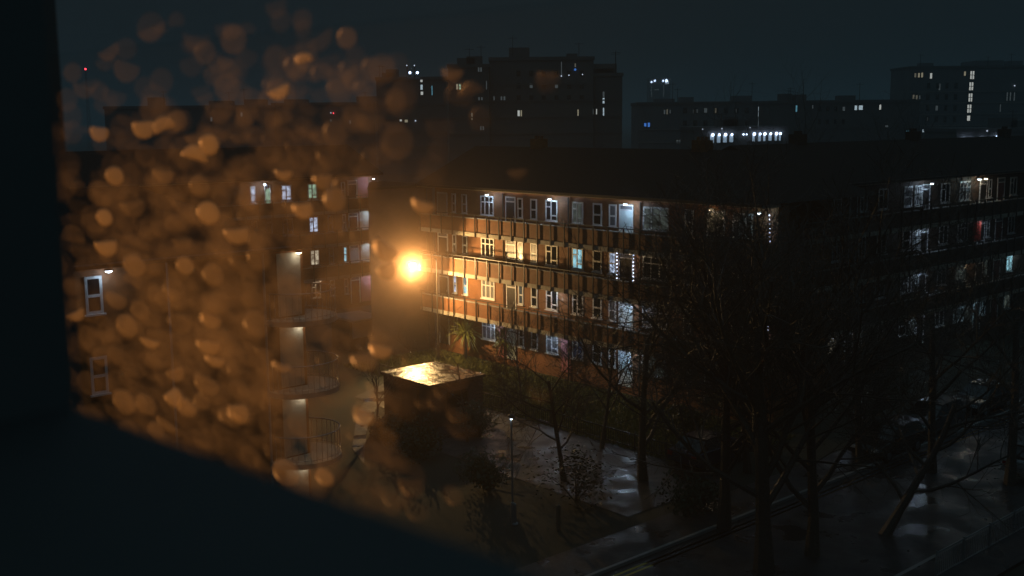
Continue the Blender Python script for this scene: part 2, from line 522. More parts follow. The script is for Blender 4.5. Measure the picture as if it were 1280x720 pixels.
for c, wd, pn in [(-5.45, 1.15, ['door_dark', 'door_dark', 'door_dark', 'cream']), (1.78, 0.98, ['door_pale', 'door_dark', 'door_dark', 'door_dark']),
                  (11.95, 1.12, ['door_pale', 'door_pale', 'door_dark', 'door_pale']), (18.45, 1.2, ['door_dark', 'glass_net', 'door_dark', 'cream'])]:
    for f in range(4):
        door(B1, c-wd/2, c+wd/2, fz(f, 0.02), fz(f, 2.38), pn[f], top=0.28 if pn[f] != 'cream' else 0.05)
for x, f, p, c, m in [(0.45, 3, 26, COOL, 'cool'), (6.45, 3, 30, COOL, 'cool'), (12.75, 3, 34, COOL, 'cool'), (18.9, 3, 8, WARM, 'warm'), (22.0, 3, 8, CYAN, 'cool'),
                      (6.45, 1, 22, COOL, 'cool'), (12.75, 1, 30, COOL, 'cool'), (13.2, 2, 5, WARM, 'warm'), (18.6, 1, 4, WARM, 'warm'),
                      (0.5, 0, 20, COOL, 'cool'), (6.5, 0, 24, COOL, 'cool'), (12.75, 0, 34, COOL, 'cool')]:
    gallery_lamp(B1, x-0.3, fz(f, 2.54), p, c, m=m)
for x0, x1 in ((0.75, 1.25), (6.75, 7.35)):
    MB().box(x0-0.3, x1, -0.012, -0.003, 0.45, 2.6).build('painted_panel', M['pink'], B1)
for x in (1.1, 7.2, 13.1):
    MB().tube([(x, -0.08, -0.3), (x, -0.08, 11.4)], [0.05, 0.05], 8).build('drainpipe', M['metal'], B1)

# stair tower at the inner corner
IC = M0 + U2*T0
B2 = empty('stair_tower', (IC.x, IC.y, 0), ANG_V, 'plain brown brick stair tower behind the glaring lamp', 'stair tower')
TWD = 5.4
TF = [(-TWD, .3), (-.01, .3), (-.01, 6.1), (-1.3, 6.1)]
MB().prism(TF, -0.5, 11.55).build('wall', M['dimbrick'], B2)
MB().prism([(-TWD-.1, .2), (.05, .2), (.05, 6.2), (-1.3, 6.2)], 11.551, 11.72).build('roof', M['tiles'], B2)
MB().tube([(-0.6, 0.2, -0.3), (-0.6, 0.2, 11.5)], [0.05, 0.05], 8).build('drainpipe', M['metal'], B2)

# the tall lamp post beside the tower, its arm reaching out over the court
q = ground(548, 450)
OUT = Vector((-V2.x, -V2.y, 0))
tip = Vector((q.x, q.y, 0)) + OUT*2.0
r_ = ray(518, 333); k_ = Vector((r_.x, r_.y, 0)).length
LZ = HCAM + r_.z * (Vector((tip.x, tip.y, 0)).length / k_)
SL = empty('street_lamp', (q.x, q.y, 0), math.atan2(OUT.y, OUT.x), 'tall lamp post with a glaring orange lamp in front of the stair tower', 'street lamp')
MB().tube([(0,0,-0.2),(0,0,1.1),(0,0,1.15),(0,0,LZ+0.35)], [0.09, 0.09, 0.06, 0.045], 10).build('pole', M['metal'], SL)
MB().tube([(0,0,LZ+0.33),(0.35,0,LZ+0.42),(1.7,0,LZ+0.32)], [0.035, 0.03, 0.03], 8).build('arm', M['metal'], SL)
hd = MB()
hd.add([(1.55,-.13,LZ+.26),(2.35,-.16,LZ+.20),(2.35,.16,LZ+.20),(1.55,.13,LZ+.26),(1.6,-.07,LZ+.40),(2.25,-.09,LZ+.34),(2.25,.09,LZ+.34),(1.6,.07,LZ+.40)],
       [(0,3,2,1),(4,5,6,7),(0,1,5,4),(1,2,6,5),(2,3,7,6),(3,0,4,7)])
hd = hd.build('lamp_head', M['metal'], SL)
MB().lathe(2.0, 0, [(0.04, LZ-0.10), (0.11, LZ-0.04), (0.15, LZ+0.06), (0.16, LZ+0.19)], 14).build('lens', M['sodium'], hd)
SPILL = (1.0, 0.58, 0.21); SOD = (1.0, 0.37, 0.09)
ss = bpy.data.lights.new('street_lamp_light', 'SPOT')
ss.energy = FLOOD_POWER; ss.color = SPILL; ss.spot_size = math.radians(165); ss.spot_blend = 0.35; ss.shadow_soft_size = 0.14
sso = bpy.data.objects.new('street_lamp_light', ss); col.objects.link(sso)
sso.location = tip + Vector((0, 0, LZ-0.26)) + U2*0.1
sso.rotation_euler = (-(U2 + V2*0.30 + Vector((0, 0, -0.45)))).to_track_quat('Z', 'Y').to_euler()
lpos = tip + Vector((0, 0, LZ))
aim = (EYE - lpos).normalized()
sp = bpy.data.lights.new('pane_spot', 'SPOT')  # added spot aimed at the eye, lights the drops and glow layer
sp.energy = PANE_SPOT_POWER; sp.color = SOD; sp.spot_size = math.radians(9); sp.spot_blend = 0.4; sp.shadow_soft_size = 0.14
so = bpy.data.objects.new('pane_spot', sp); col.objects.link(so)
so.location = lpos + aim*0.3; so.rotation_euler = (-aim).to_track_quat('Z', 'Y').to_euler()

# ================================================================== RIGHT BLOCK
R0 = at(1155, 231, 71.3); RZ = R0.z - fz(3, 2.34); R0.z = 0
xs = along(985, 240, R0, V2)[0]
B3 = gallery_block('apartment_block', 'four storey brick block on the right whose galleries show behind bare branches', R0, ANG_V, xs, 34.0, 9.0, 'dimbrick', dz=RZ, pitch=2.2, hip=(False, True))
def rx(px, py=240): return along(px, py, R0, V2)[0]
for pa, pb, st, panes in [(1130, 1140, 'sash', ['glass_dark', 'glass_net', 'glass_dark', 'glass_net']),
                          (1143, 1151, 'three', ['room_dim', 'glass_net', 'glass_net', 'glass_net']),
                          (1176, 1187, 'two', ['glass_dark']*4),
                          (1199, 1212, 'three', ['glass_net', 'room_dim', 'glass_net', 'glass_net']),
                          (1235, 1239, 'sash', ['glass_dark', 'room_dim', 'glass_net', 'glass_dark']),
                          (1262, 1270, 'two', ['room_dim', 'room_cyan', 'glass_dark', 'glass_dark']),
                          (1008, 1020, 'two', ['glass_dark', 'glass_dark', 'glass_dark', 'room_dim']),
                          (1038, 1052, 'three', ['room_warm', 'glass_dark', 'glass_dark', 'glass_dark']),
                          (1075, 1084, 'two', ['room_dim', 'glass_dark', 'glass_dark', 'glass_dark']),
                          (1098, 1110, 'two', ['glass_dark']*4)]:
    for f in range(4):
        za, zb = wz(f)
        window(B3, rx(pa), rx(pb), za, zb, st, panes[f])
for pa, pb, pn in [(1152, 1162, 'door_dark'), (1224, 1233, 'door_dark'), (1246, 1255, 'door_red'), (1062, 1072, 'door_dark'), (1024, 1034, 'door_dark')]:
    for f in range(4): door(B3, rx(pa), rx(pb), fz(f, 0.02), fz(f, 2.38), pn)
for px, f, p, c, m in [(1152.5, 3, 16, COOL, 'cool'), (1220, 3, 16, WARM, 'warm'), (1153, 2, 12, COOL, 'cool'), (1222, 2, 9, COOL, 'cool'),
                       (1153, 1, 12, COOL, 'cool'), (1214, 1, 7, WARM, 'warm'), (1153, 0, 14, COOL, 'cool'), (1221, 0, 16, CYAN, 'cool'),
                       (1056, 0, 12, COOL, 'cool'), (1272, 1, 8, CYAN, 'cool'), (1212, 3, 8, CYAN, 'cool')]:
    gallery_lamp(B3, rx(px), fz(f, 2.54), p, c, m=m)

# ================================================================== FAR LEFT BLOCK
F0 = at(440, 226, 95.0); FZ_ = F0.z - fz(3, 2.34); F0.z = 0
def fx(px, py=232): return along(px, py, F0, V2)[0]
B4 = gallery_block('apartment_block', 'distant four storey block with lit windows left of the stair tower', F0, ANG_V, -46.0, fx(464.5), 9.0, 'brick', dz=FZ_, pitch=2.4, hip=(True, False))
for pa, pb, st, panes in [(312, 319, 'sash', ['glass_dark', 'glass_dark', 'glass_dark', 'room_cool']),
                          (351, 364, 'mixed', ['glass_dark', 'glass_dark', 'glass_dark', 'room_cool']),
                          (384, 396, 'mixed', ['glass_dark', 'room_warm', 'room_cool', 'room_green']),
                          (408, 414, 'sash', ['glass_dark', 'glass_dark', 'glass_dark', 'glass_net']),
                          (426, 431, 'sash', ['glass_net', 'room_cyan', 'glass_net', 'glass_dark'])]:
    for f in range(4):
        za, zb = wz(f)
        window(B4, fx(pa), fx(pb), za-0.1, zb-0.05, st, panes[f])
for pa, pb, pn in [(330, 338, ['door_dark', 'door_dark', 'door_dark', 'room_green']), (434, 446, ['door_red', 'door_pale', 'door_red', 'door_dark'])]:
    for f in range(4): door(B4, fx(pa), fx(pb), fz(f, 0.02), fz(f, 2.38), pn[f])
for px, f, p, c, m in [(462, 3, 22, COOL, 'cool'), (462, 2, 26, COOL, 'cool'), (462, 1, 26, COOL, 'cool'), (462, 0, 26, COOL, 'cool'), (326, 3, 18, COOL, 'cool'), (391, 0, 4, WARM, 'warm')]:
    gallery_lamp(B4, fx(px), fz(f, 2.54), p, c, m=m)
for f in (0, 3):
    MB().box(fx(447.5), fx(460), -0.012, -0.003, fz(f, 0.05), fz(f, 2.6)).build('painted_panel', M['pink'], B4)
for f in (1, 2):
    MB().box(fx(448.5), fx(460), -0.012, -0.003, fz(f, 0.05), fz(f, 2.6)).build('painted_panel', M['cream'], B4)

# bin store in front of it
bs = ground(459, 436); 
B5 = empty('bin_store', (bs.x, bs.y, 0), ANG_V, 'low bin store with a pale lit front left of the stair tower', 'bin store')
MB().box(-1.4, 0.9, 0, 2.4, -0.2, 2.2).build('wall', M['darkbrick'], B5)
MB().box(-1.6, 1.1, -0.9, 2.5, 2.201, 2.36).build('roof', M['concrete_grey'], B5)
MB().box(-1.2, 0.7, -0.05, -0.004, 0.9, 2.1).build('door', M['white'], B5)
gallery_lamp(B5, 0.6, 2.2, 7, COOL, y=-0.5)

# ================================================================== NEAR LEFT BLOCK with round corner balconies
N0 = at(378, 316, 42.6); NZ = N0.z - fz(3, 2.45); N0.z = 0
B6 = empty('apartment_block', (N0.x, N0.y, NZ), ANG_V, 'near block on the left with rounded corner balconies behind amber drops', 'apartment block')
def nx(px, py=340): return along(px, py, N0, V2)[0]
top = FB + 4*ST
MB().box(-40, 0, 0, 9, -0.5-NZ, top-0.15).build('wall', M['brick'], B6)
MB().add([(-40.3,-0.4,top-0.149),(0.3,-0.4,top-0.149),(0.3,9.4,top-0.149),(-40.3,9.4,top-0.149),(-35.4,4.5,top+2.3),(-4.6,4.5,top+2.3)],
         [(0,1,5,4),(1,2,5),(2,3,4,5),(3,0,4),(3,2,1,0)]).build('roof', M['tiles'], B6)
for f in range(4):
    z = fz(f); cx, cyy, rr = -0.25, 0.15, 1.55
    if f > 0:
        arc = [(cx + rr*math.cos(t), cyy + rr*math.sin(t)) for t in [math.radians(180 + 9*k) for k in range(0, 31)]]
        arc = [p for p in arc if p[0] > 0.004 or p[1] < -0.004]
        bal = MB().prism([(-0.25-1.55+0.0, -0.004)] + arc[1:] + [(0.004, 1.3), (0.004, -0.004)], z-0.2, z).build('balcony', M['concrete'], B6)
        rail = MB()
        ring = [(p[0]*0.97+cx*0.03, p[1]*0.97+cyy*0.03) for p in arc[1:]]
        rail.tube([(p[0], p[1], z+1.05) for p in ring], [0.028]*len(ring), 6)
        rail.tube([(p[0], p[1], z+0.12) for p in ring], [0.015]*len(ring), 5)
        for p in ring[::1]: rail.tube([(p[0], p[1], z+0.001), (p[0], p[1], z+1.04)], [0.012, 0.012], 5)
        rail.build('railing', M['steel'], bal)
    MB().box(-1.15, -0.12, -0.012, -0.003, z+0.05, z+2.5).build('painted_panel', M['cream'], B6)
    if f < 3: pass
    gallery_lamp(B6, -0.28, fz(f, 2.58), 2.2, (1.0, 0.93, 0.78), y=-0.2, m='warm')
    window(B6, nx(104), nx(126), fz(f, 1.05), fz(f, 2.35), 'sash', 'glass_dark' if f else 'room_green')
MB().box(-40, -0.6, -0.6, -0.004, top-0.148, top-0.02).build('soffit', M['metal'], B6)
gallery_lamp(B6, nx(131), fz(3, 2.6), 6, COOL, y=-0.35)
for px in (208, 328):
    MB().tube([(nx(px), -0.08, -0.3), (nx(px), -0.08, top-0.2)], [0.05, 0.05], 8).build('drainpipe', M['concrete_grey'], B6)

# ================================================================== LOW SHED under the floodlight
S0 = ground(537, 482, 2.4)
B7 = empty('flat_roofed_shed', (S0.x, S0.y, 0), ANG_V, 'low brick shed with a wet felt roof shining below the orange lamp', 'shed')
MB().box(0.12, 3.7, 0.12, 4.4, -0.2, 2.25).build('wall', M['darkbrick'], B7)
rf = MB().box(0, 3.82, 0, 4.52, 2.252, 2.4).build('roof', M['felt'], B7)
sm = MB()
for k in range(1, 5): sm.box(0.02, 3.8, k*0.9, k*0.9+0.04, 2.401, 2.409)
sm.build('felt_seam', M['felt'], rf)
MB().box(0.05, 0.119, 1.2, 2.6, 0.0, 2.0).build('door', M['door_dark'], B7)
MB().box(1.2, 2.6, 0.06, 0.119, 0.9, 1.8).build('window', M['glass_dark'], B7)

# ================================================================== FAR BUILDINGS
def far_block(name, label, px0, px1, ptop, zc, lit, dark=(), lamps=(), wallm='farwall', depth=14, steps=()):
    c = at((px0+px1)/2, ptop, zc)
    b = empty(name, (c.x, c.y, 0), 0, label, 'building')
    sc_ = zc / FPX
    def lx(px): return (px - (px0+px1)/2) * sc_
    hx = (px1-px0)/2*sc_
    def zz(px, py): return at(px, py, zc).z
    zt = c.z
    body = MB().box(-hx, hx, 0, depth, -1, zt-0.6)
    body.build('wall', M[wallm], b)
    MB().box(-hx-0.2, hx+0.2, -0.2, depth+0.2, zt-0.598, zt).build('roof', M['farbrick'], b)
    rr = random.Random(int(px0*7+ptop))
    for k in range(2 + int(hx/12)):
        xx = rr.uniform(-hx*0.85, hx*0.85); ww = rr.uniform(0.8, 2.6); hh = rr.uniform(0.6, 1.9)
        MB().box(xx-ww, xx+ww, 3, 6, zt+0.001, zt+hh).build('roof_plant', M[wallm], b)
        ax = xx + rr.uniform(-3, 3); ah = rr.uniform(2, 4.5)
        MB().tube([(ax, 2.0, zt-0.1), (ax, 2.0, zt+ah)], [0.07, 0.05], 4).tube([(ax-0.8, 2.0, zt+ah*0.9), (ax+0.8, 2.0, zt+ah*0.9)], [0.04, 0.04], 4).build('aerial', M['metal'], b)
    bn = MB(); nf = int((zt-1)/2.8)
    for k in range(1, nf): bn.box(-hx-0.04, hx+0.04, -0.2, -0.122, k*2.8-0.15, k*2.8+0.1)
    if nf > 1: bn.build('floor_band', M['concrete_grey' if wallm == 'farwall' else 'farbrick'], b)
    for (a0, a1, y0) in steps:
        MB().box(lx(a0), lx(a1), 2, depth-2, zt+0.002, zz((a0+a1)/2, y0)).build('roof_plant', M[wallm], b)
    for (x0, x1, y0, y1, mm_) in list(lit) + list(dark):
        za, zb = zz((x0+x1)/2, y1), zz((x0+x1)/2, y0)
        t = min(0.16, (x1-x0)*sc_*0.12); xa, xb = lx(x0), lx(x1)
        f = MB()
        f.box(xa, xb, -0.12, -0.003, za, za+t).box(xa, xb, -0.12, -0.003, zb-t, zb)
        f.box(xa, xa+t, -0.12, -0.003, za+t, zb-t).box(xb-t, xb, -0.12, -0.003, za+t, zb-t)
        if (xb-xa) > 1.1: f.box((xa+xb)/2-t/2, (xa+xb)/2+t/2, -0.11, -0.003, za+t, zb-t)
        if (zb-za) > 1.5: f.box(xa+t, xb-t, -0.1, -0.003, (za+zb)/2-t/2, (za+zb)/2+t/2)
        o = f.build('window', M['metal'], b)
        MB().box(xa+t*0.5, xb-t*0.5, -0.06, -0.004, za+t*0.5, zb-t*0.5).build('pane', M[mm_], o)
    for (x, y, r, mm_) in lamps:
        q = zz(x, y); rad = r*sc_
        MB().lathe(lx(x), q, [(rad*0.6, -0.3-rad), (rad, -0.3-rad*0.5), (rad*0.8, -0.25)], 10, axis='y').build('lamp', M[mm_], b)
        MB().box(lx(x)-0.05, lx(x)+0.05, -0.248, -0.003 if q < zt-1 else 1.0, q-0.05 if q < zt-1 else zt-0.3, q+0.05).build('lamp_bracket', M['metal'], b)
    return b
M['far_cool'] = emit('far_window_cool', (0.70, 0.88, 1.0), 0.55)
M['far_white'] = emit('far_window_white', (0.92, 0.95, 0.9), 0.50)
M['far_warm'] = emit('far_window_warm', (1.0, 0.88, 0.6), 0.25)
M['far_dimwarm'] = emit('far_window_dim_warm', (1.0, 0.9, 0.65), 0.10)
M['far_dim'] = emit('far_window_dim', (0.75, 0.9, 0.95), 0.055)
M['far_cyan'] = emit('far_window_cyan', (0.25, 0.75, 1.0), 0.30)
M['far_blue'] = emit('far_window_blue', (0.08, 0.30, 1.0), 0.55)
M['far_lamp'] = emit('far_lamp_blue_white', (0.55, 0.70, 1.0), 6.0)
M['far_lamp_dim'] = emit('far_lamp_dim', (0.7, 0.8, 1.0), 0.9)
M['far_gal'] = emit('far_gallery_light', (0.50, 0.72, 0.95), 0.30)

def gridwin(x0, x1, nx_, y0, y1, ny_, wpx, hpx, seed, m='glass_dark'):
    rnd = random.Random(seed); out = []
    for i in range(nx_):
        for j in range(ny_):
            x = x0 + (x1-x0)*(i+0.5)/nx_; y = y0 + (y1-y0)*(j+0.5)/ny_
            out.append((x-wpx/2, x+wpx/2, y-hpx/2, y+hpx/2, 'far_dim' if rnd.random() < 0.06 else m))
    return out
stair = [(1212.5, 1219, 88, 99.5), (1212, 1218.5, 102, 113.5), (1212, 1218, 116, 127.5), (1211, 1217.5, 130, 141.5), (1211.5, 1216.5, 144, 151.5)]
far_block('tower_block', 'far tower block with a bright lit stairwell strip', 1138, 1300, 82, 274,
          [(*s, 'far_white') for s in stair] +
          [(1143, 1146, 91, 97, 'far_dimwarm'), (1147.5, 1150.5, 91, 97, 'far_warm'), (1151.5, 1154.5, 90.5, 97, 'far_warm'), (1162.5, 1166, 91, 98.5, 'far_white'),
           (1205, 1208, 89, 95, 'far_warm'), (1142, 1145, 118, 124, 'far_dimwarm'), (1146, 1149, 118.5, 124.5, 'far_dimwarm'), (1150, 1152.5, 119, 124, 'far_dim'),
           (1174, 1177, 104, 113, 'far_dim'), (1260, 1262, 115, 126, 'far_dim'), (1264, 1266, 115, 126, 'far_dim'), (1269, 1271, 115, 126, 'far_dim'),
           (1161, 1164, 146, 152, 'far_dim'), (1252.5, 1254, 130, 140, 'far_dim'), (1276, 1280, 156, 160, 'far_cool')],
          gridwin(1156, 1202, 4, 100, 156, 4, 4, 7, 3), [(1269, 107, 0.8, 'far_lamp_dim')], steps=[(1225, 1259, 75)])
far_block('flat_block', 'long low dark block below the skyline left of the tower', 962, 1150, 125, 230,
          [(1068, 1072, 131.5, 138, 'far_cool'), (1073, 1079.5, 131, 138, 'far_cool'), (1099, 1102, 130.5, 137.5, 'far_white'), (1015, 1017, 131, 136, 'far_dim'), (994.5, 997, 131.5, 140, 'far_cyan'),
           (1134, 1137.5, 163, 167.5, 'far_cyan'), (1138, 1141.5, 162.5, 167, 'far_cyan'), (1154.5, 1157, 161.5, 165.5, 'far_cool'), (1157.5, 1161, 161.5, 165.5, 'far_cool'), (1107, 1112, 156, 161, 'far_dim')],
          gridwin(1020, 1060, 4, 128, 160, 2, 4, 6, 5), wallm='farbrick')
far_block('flat_block', 'pale flat roofed block with one lit stairwell column in the middle distance', 798, 962, 127, 240,
          [(947.5, 951.5, 133, 139.5, 'far_cool'), (947.5, 951.5, 140, 146, 'far_cool'), (948, 950.5, 150.5, 159, 'far_cool'),
           (829.5, 832, 137, 143, 'far_dim'), (833, 835, 136.5, 143, 'far_dimwarm'), (837, 838.5, 137, 142, 'far_dim'), (866, 868, 136.5, 142, 'far_dim'), (869.5, 873, 136, 141.5, 'far_dim'), (893.5, 896, 135, 142, 'far_dimwarm'),
           (805, 808.5, 153.5, 158.5, 'far_blue'), (809.5, 813, 153, 159, 'far_blue'), (845, 853, 174, 180, 'far_dim'), (919, 921, 136, 141, 'far_dim')],
          gridwin(850, 940, 7, 130, 162, 2, 5, 7, 6))
g1 = [(887, 893.5), (895.5, 901.5), (903, 909.5), (911, 917.5), (940, 944.5), (947, 952), (953.5, 957.5), (960, 965.5), (968, 972), (973.5, 976.5)]
far_block('gallery_block', 'far block with a row of bluish lit gallery bays above the long roof', 868, 986, 158, 170,
          [(a, b, 168.2-(a-887)*0.012, 179.5-(a-887)*0.04, 'far_gal') for a, b in g1] + [(880.5, 882.5, 174, 180, 'far_dim')], (),
          [(a*0.45+b*0.55, 168.6-(a-887)*0.02, 1.5 if i % 2 else 1.9, 'far_lamp') for i, (a, b) in enumerate(g1)] + [(929, 168, 1.1, 'far_lamp'), (933, 168, 0.9, 'far_lamp'), (878, 161.5, 0.6, 'far_lamp_dim'), (902, 160.8, 0.7, 'far_lamp_dim'), (937, 159.5, 0.6, 'far_lamp_dim')], wallm='farbrick')
g2 = [(1218, 1220.5), (1222.5, 1224.5), (1226, 1228), (1229.5, 1231.5)]
g3 = [(1244, 1246.5), (1248.5, 1250.5), (1252.5, 1255), (1257, 1260.5)]
far_block('gallery_block', 'far block with two short rows of blue lit gallery bays under the tower', 1196, 1296, 160, 180,
          [(a, b, 173, 183, 'far_gal') for a, b in g2] + [(a, b, 171, 182, 'far_gal') for a, b in g3], (),
          [(1205.5, 174, 1.9, 'far_lamp'), (1211, 174, 1.0, 'far_lamp_dim'), (1214, 173.5, 1.2, 'far_lamp'), (1228.5, 172.5, 1.3, 'far_lamp'), (1245, 171.2, 1.5, 'far_lamp'), (1253.5, 170.7, 1.6, 'far_lamp'), (1233, 163.5, 0.9, 'far_lamp_dim')], wallm='farbrick')
far_block('flat_block', 'tall dark stepped block in the centre of the skyline', 612, 742, 71, 190,
          [(646, 649.5, 137.5, 145.5, 'far_white'), (650, 652, 137.5, 145.5, 'far_warm'), (721.5, 723.5, 136.5, 145, 'far_warm'), (625, 627.5, 120, 126.5, 'far_dim'), (628.5, 631.5, 120, 126.5, 'far_dim'),
           (616, 618, 120, 127, 'far_dim'), (741, 742, 136, 143, 'far_dim'), (701, 702.5, 77, 95, 'far_dim'), (718, 720, 79, 84, 'far_dimwarm')], gridwin(640, 735, 6, 84, 130, 3, 5, 7, 9),
          [(718.8, 87, 1.4, 'far_blue'), (701.5, 95, 0.8, 'far_lamp_dim'), (711, 94, 0.8, 'far_lamp_dim'), (728, 93, 0.7, 'far_lamp_dim')], wallm='farbrick')
far_block('flat_block', 'lower wing with two tall pale windows beside the dark stepped block', 743, 778, 91, 192,
          [(753, 756, 114, 121.5, 'far_dim'), (753, 756, 122, 129.5, 'far_cool'), (753.5, 755.5, 134.5, 146, 'far_cool'), (745, 746.5, 136, 143, 'far_white')], (), (), wallm='farbrick')
far_block('flat_block', 'far dim block with a greenish lit window behind the drops', 560, 611, 80, 188,
          [(569.5, 572.5, 104.5, 112, 'far_warm'), (573, 576, 104.5, 112, 'room_green'), (597, 599.5, 84, 90, 'far_dim'), (600, 602.5, 84, 90, 'far_dim'), (607, 608.5, 101, 112, 'far_dim'),
           (597, 599.5, 121, 127, 'far_dim'), (600.5, 603, 121, 127, 'far_dim'), (588, 590, 141, 150, 'far_dimwarm'), (599, 601, 157.5, 163, 'far_dim'), (602, 604, 157.5, 163, 'far_dim')], (), (), wallm='farbrick')
far_block('flat_block', 'far block under two blue white roof lamps left of the skyline centre', 470, 558, 96, 220,
          [(525, 528.5, 98, 103, 'far_white'), (525, 528.5, 105.5, 112.5, 'far_cool'), (525, 529, 114, 119, 'far_white'), (539, 540.5, 107, 119, 'far_cyan'),
           (498, 501.5, 149, 152, 'far_white'), (504, 509, 149, 153.5, 'far_warm')], (),
          [(512.8, 91, 1.6, 'far_lamp'), (522, 91, 1.6, 'far_lamp'), (509, 82, 0.8, 'far_lamp_dim'), (518.5, 82, 0.8, 'far_lamp_dim'), (518.3, 151, 0.9, 'far_lamp_dim')], wallm='farbrick')
far_block('high_rise', 'slim distant high rise with white lamps along its top', 812, 838, 97.5, 900,
          [(814, 815.2, 107, 121, 'far_dim'), (829, 830.3, 107, 121, 'far_dim'), (831.5, 836.5, 101.5, 105, 'far_cool'), (818, 824, 111, 113, 'far_dim')], (),
          [(814.5, 102.5, 1.1, 'far_lamp'), (818.5, 101, 1.1, 'far_lamp'), (829, 101, 1.1, 'far_lamp'), (833, 101, 1.8, 'far_lamp')], depth=18, wallm='farbrick')
far_block('flat_block', 'dark far block at the left edge of the skyline', 130, 330, 132, 230, [(413, 415, 1500, 1500.1, 'far_dim')][:0] + [(300, 303, 140, 146, 'far_dim'), (262, 265, 146, 152, 'far_dim')], (), (), wallm='farbrick')
far_block('flat_block', 'dark far block beyond the four storey block left of the stair tower', 340, 468, 128, 240, [(412, 414, 149, 152, 'far_dim'), (436, 438, 150, 155, 'far_dim')], (), [(413.5, 141, 0.7, 'far_lamp_dim'), (416.5, 141.5, 0.6, 'red_lamp')], wallm='farbrick')

ms = at(111, 150, 600)
mast = empty('lattice_mast', (ms.x, ms.y, 0), 0, 'distant lattice mast with a red warning lamp at its head', 'mast')
mb = MB(); mt = at(111, 88, 600).z
for sx_, sy_ in ((1,1),(1,-1),(-1,1),(-1,-1)): mb.tube([(1.1*sx_, 1.1*sy_, -1), (0.15*sx_, 0.15*sy_, mt)], [0.1, 0.06], 4)
for k in range(12):
    q = mt*k/12; e_ = 1.1-0.95*k/12; e2 = 1.1-0.95*(k+1)/12
    mb.tube([(-e_, -e_, q), (e2, -e2, q+mt/12)], [0.05, 0.05], 4).tube([(e_, e_, q), (-e2, e2, q+mt/12)], [0.05, 0.05], 4)
mb.build('lattice', M['metal'], mast)
MB().lathe(0, 0, [(0.2, mt+0.01), (0.55, mt+0.3), (0.55, mt+0.8), (0.1, mt+1.1)], 10).build('warning_lamp', M['red_lamp'], mast)

# ================================================================== TREES
def bare_tree(name, label, base, height, spread, seed, trunk_r, lean=(0, 0), forks=5, kids=(6, 6, 5, 4), fork_at=0.3, mt_='bark', group=None, curve=0.0, droop=0.0, wig=0.12):
    rnd = random.Random(seed)
    root = empty(name, (base[0], base[1], 0), 0, label, 'tree', group)
    trunk, crown = MB(), MB()
    nl = len(kids)
    def branch(p, d, length, r, lvl):
        n = 5 if lvl <= 1 else (4 if lvl == 2 else 3)
        pts = [p]; q = p.copy(); dd = d.copy()
        for k in range(n):
            jit = Vector((rnd.gauss(0,1), rnd.gauss(0,1), rnd.gauss(0,1))) * wig * (1.0 if lvl else 0.4)
            dd = (dd + jit + Vector((0, 0, 0.06 - droop*lvl))).normalized()
            q = q + dd * (length/n)
            pts.append(q.copy())
        r1 = r*(0.55 if lvl == 0 else 0.35)
        rs = [r + (r1-r)*k/n for k in range(n+1)]
        if lvl == 0: rs[0] *= 1.35
        tgt = trunk if lvl <= 1 else crown
        tgt.tube(pts, [max(x, 0.007) for x in rs], 8 if lvl == 0 else (6 if lvl == 1 else (4 if lvl == 2 else 3)), cap=lvl < 2)
        if lvl >= nl: return
        for k in range(kids[lvl]):
            f = fork_at if lvl == 0 else 0.25
            s = f + (1-f)*(k + rnd.uniform(0.2, 1.0))/kids[lvl]
            s = min(s, 0.99)*n; i = int(s); fr = s-i
            pp_ = pts[i].lerp(pts[min(i+1, n)], fr)
            base_d = (pts[min(i+1, n)]-pts[i]).normalized()
            a = rnd.uniform(0, 6.283)
            side = base_d.orthogonal().normalized()
            side = Matrix.Rotation(a, 3, base_d) @ side
            ang = math.radians(rnd.uniform(28, 58)) * (spread if lvl < 2 else 1.0)
            nd = (base_d*math.cos(ang) + side*math.sin(ang)).normalized()
            ln = length * rnd.uniform(0.5, 0.8) * (1.0 - 0.35*(s/n if lvl else 0))
            branch(pp_, nd, ln, max((rs[i] + (rs[min(i+1, n)]-rs[i])*fr)*0.55, 0.006), lvl+1)
    branch(Vector((0, 0, -0.1)), Vector((lean[0], lean[1], 1)).normalized(), height*0.62, trunk_r, 0)
    t = trunk.build('trunk', M[mt_], root)
    c = crown.build('crown', M['twig' if mt_ == 'bark' else mt_], root)
    return root

g = ground
G_T = 'bare trees of the courtyard and road'
def gp(x, y): p = g(x, y); return (p.x, p.y)
bare_tree('bare_tree', 'largest bare tree with heavy forking limbs before the dark block corner', gp(955, 712), 14.2, 1.15, 11, 0.30, (0.02, 0), kids=(12, 9, 7, 5), fork_at=0.2, group=G_T)
bare_tree('bare_tree', 'second big bare tree standing just right of the largest one', gp(1015, 694), 13.0, 1.0, 13, 0.22, (0.04, 0.02), kids=(12, 9, 7, 5), fork_at=0.2, group=G_T)
bare_tree('bare_tree', 'dense bare tree by the corner where the two dark blocks meet', gp(935, 590), 12.0, 1.0, 17, 0.17, (-0.03, 0.0), kids=(12, 9, 7, 5), fork_at=0.2, group=G_T)
bare_tree('bare_tree', 'slanting bare tree with dense twigs beside the largest tree', gp(905, 660), 12.5, 1.0, 23, 0.24, (-0.10, 0.05), kids=(9, 8, 6, 5), fork_at=0.25, group=G_T)
bare_tree('bare_tree', 'dark bare tree whose twigs cross the lit doors of the long block', gp(803, 600), 10.5, 1.0, 31, 0.2, (-0.05, 0), kids=(9, 8, 7, 5), fork_at=0.22, group=G_T)
bare_tree('bare_tree', 'bare tree leaning over the wet road with a curved trunk', gp(1105, 668), 9.5, 1.25, 47, 0.19, (0.75, 0.25), kids=(8, 7, 6, 4), fork_at=0.2, group=G_T)
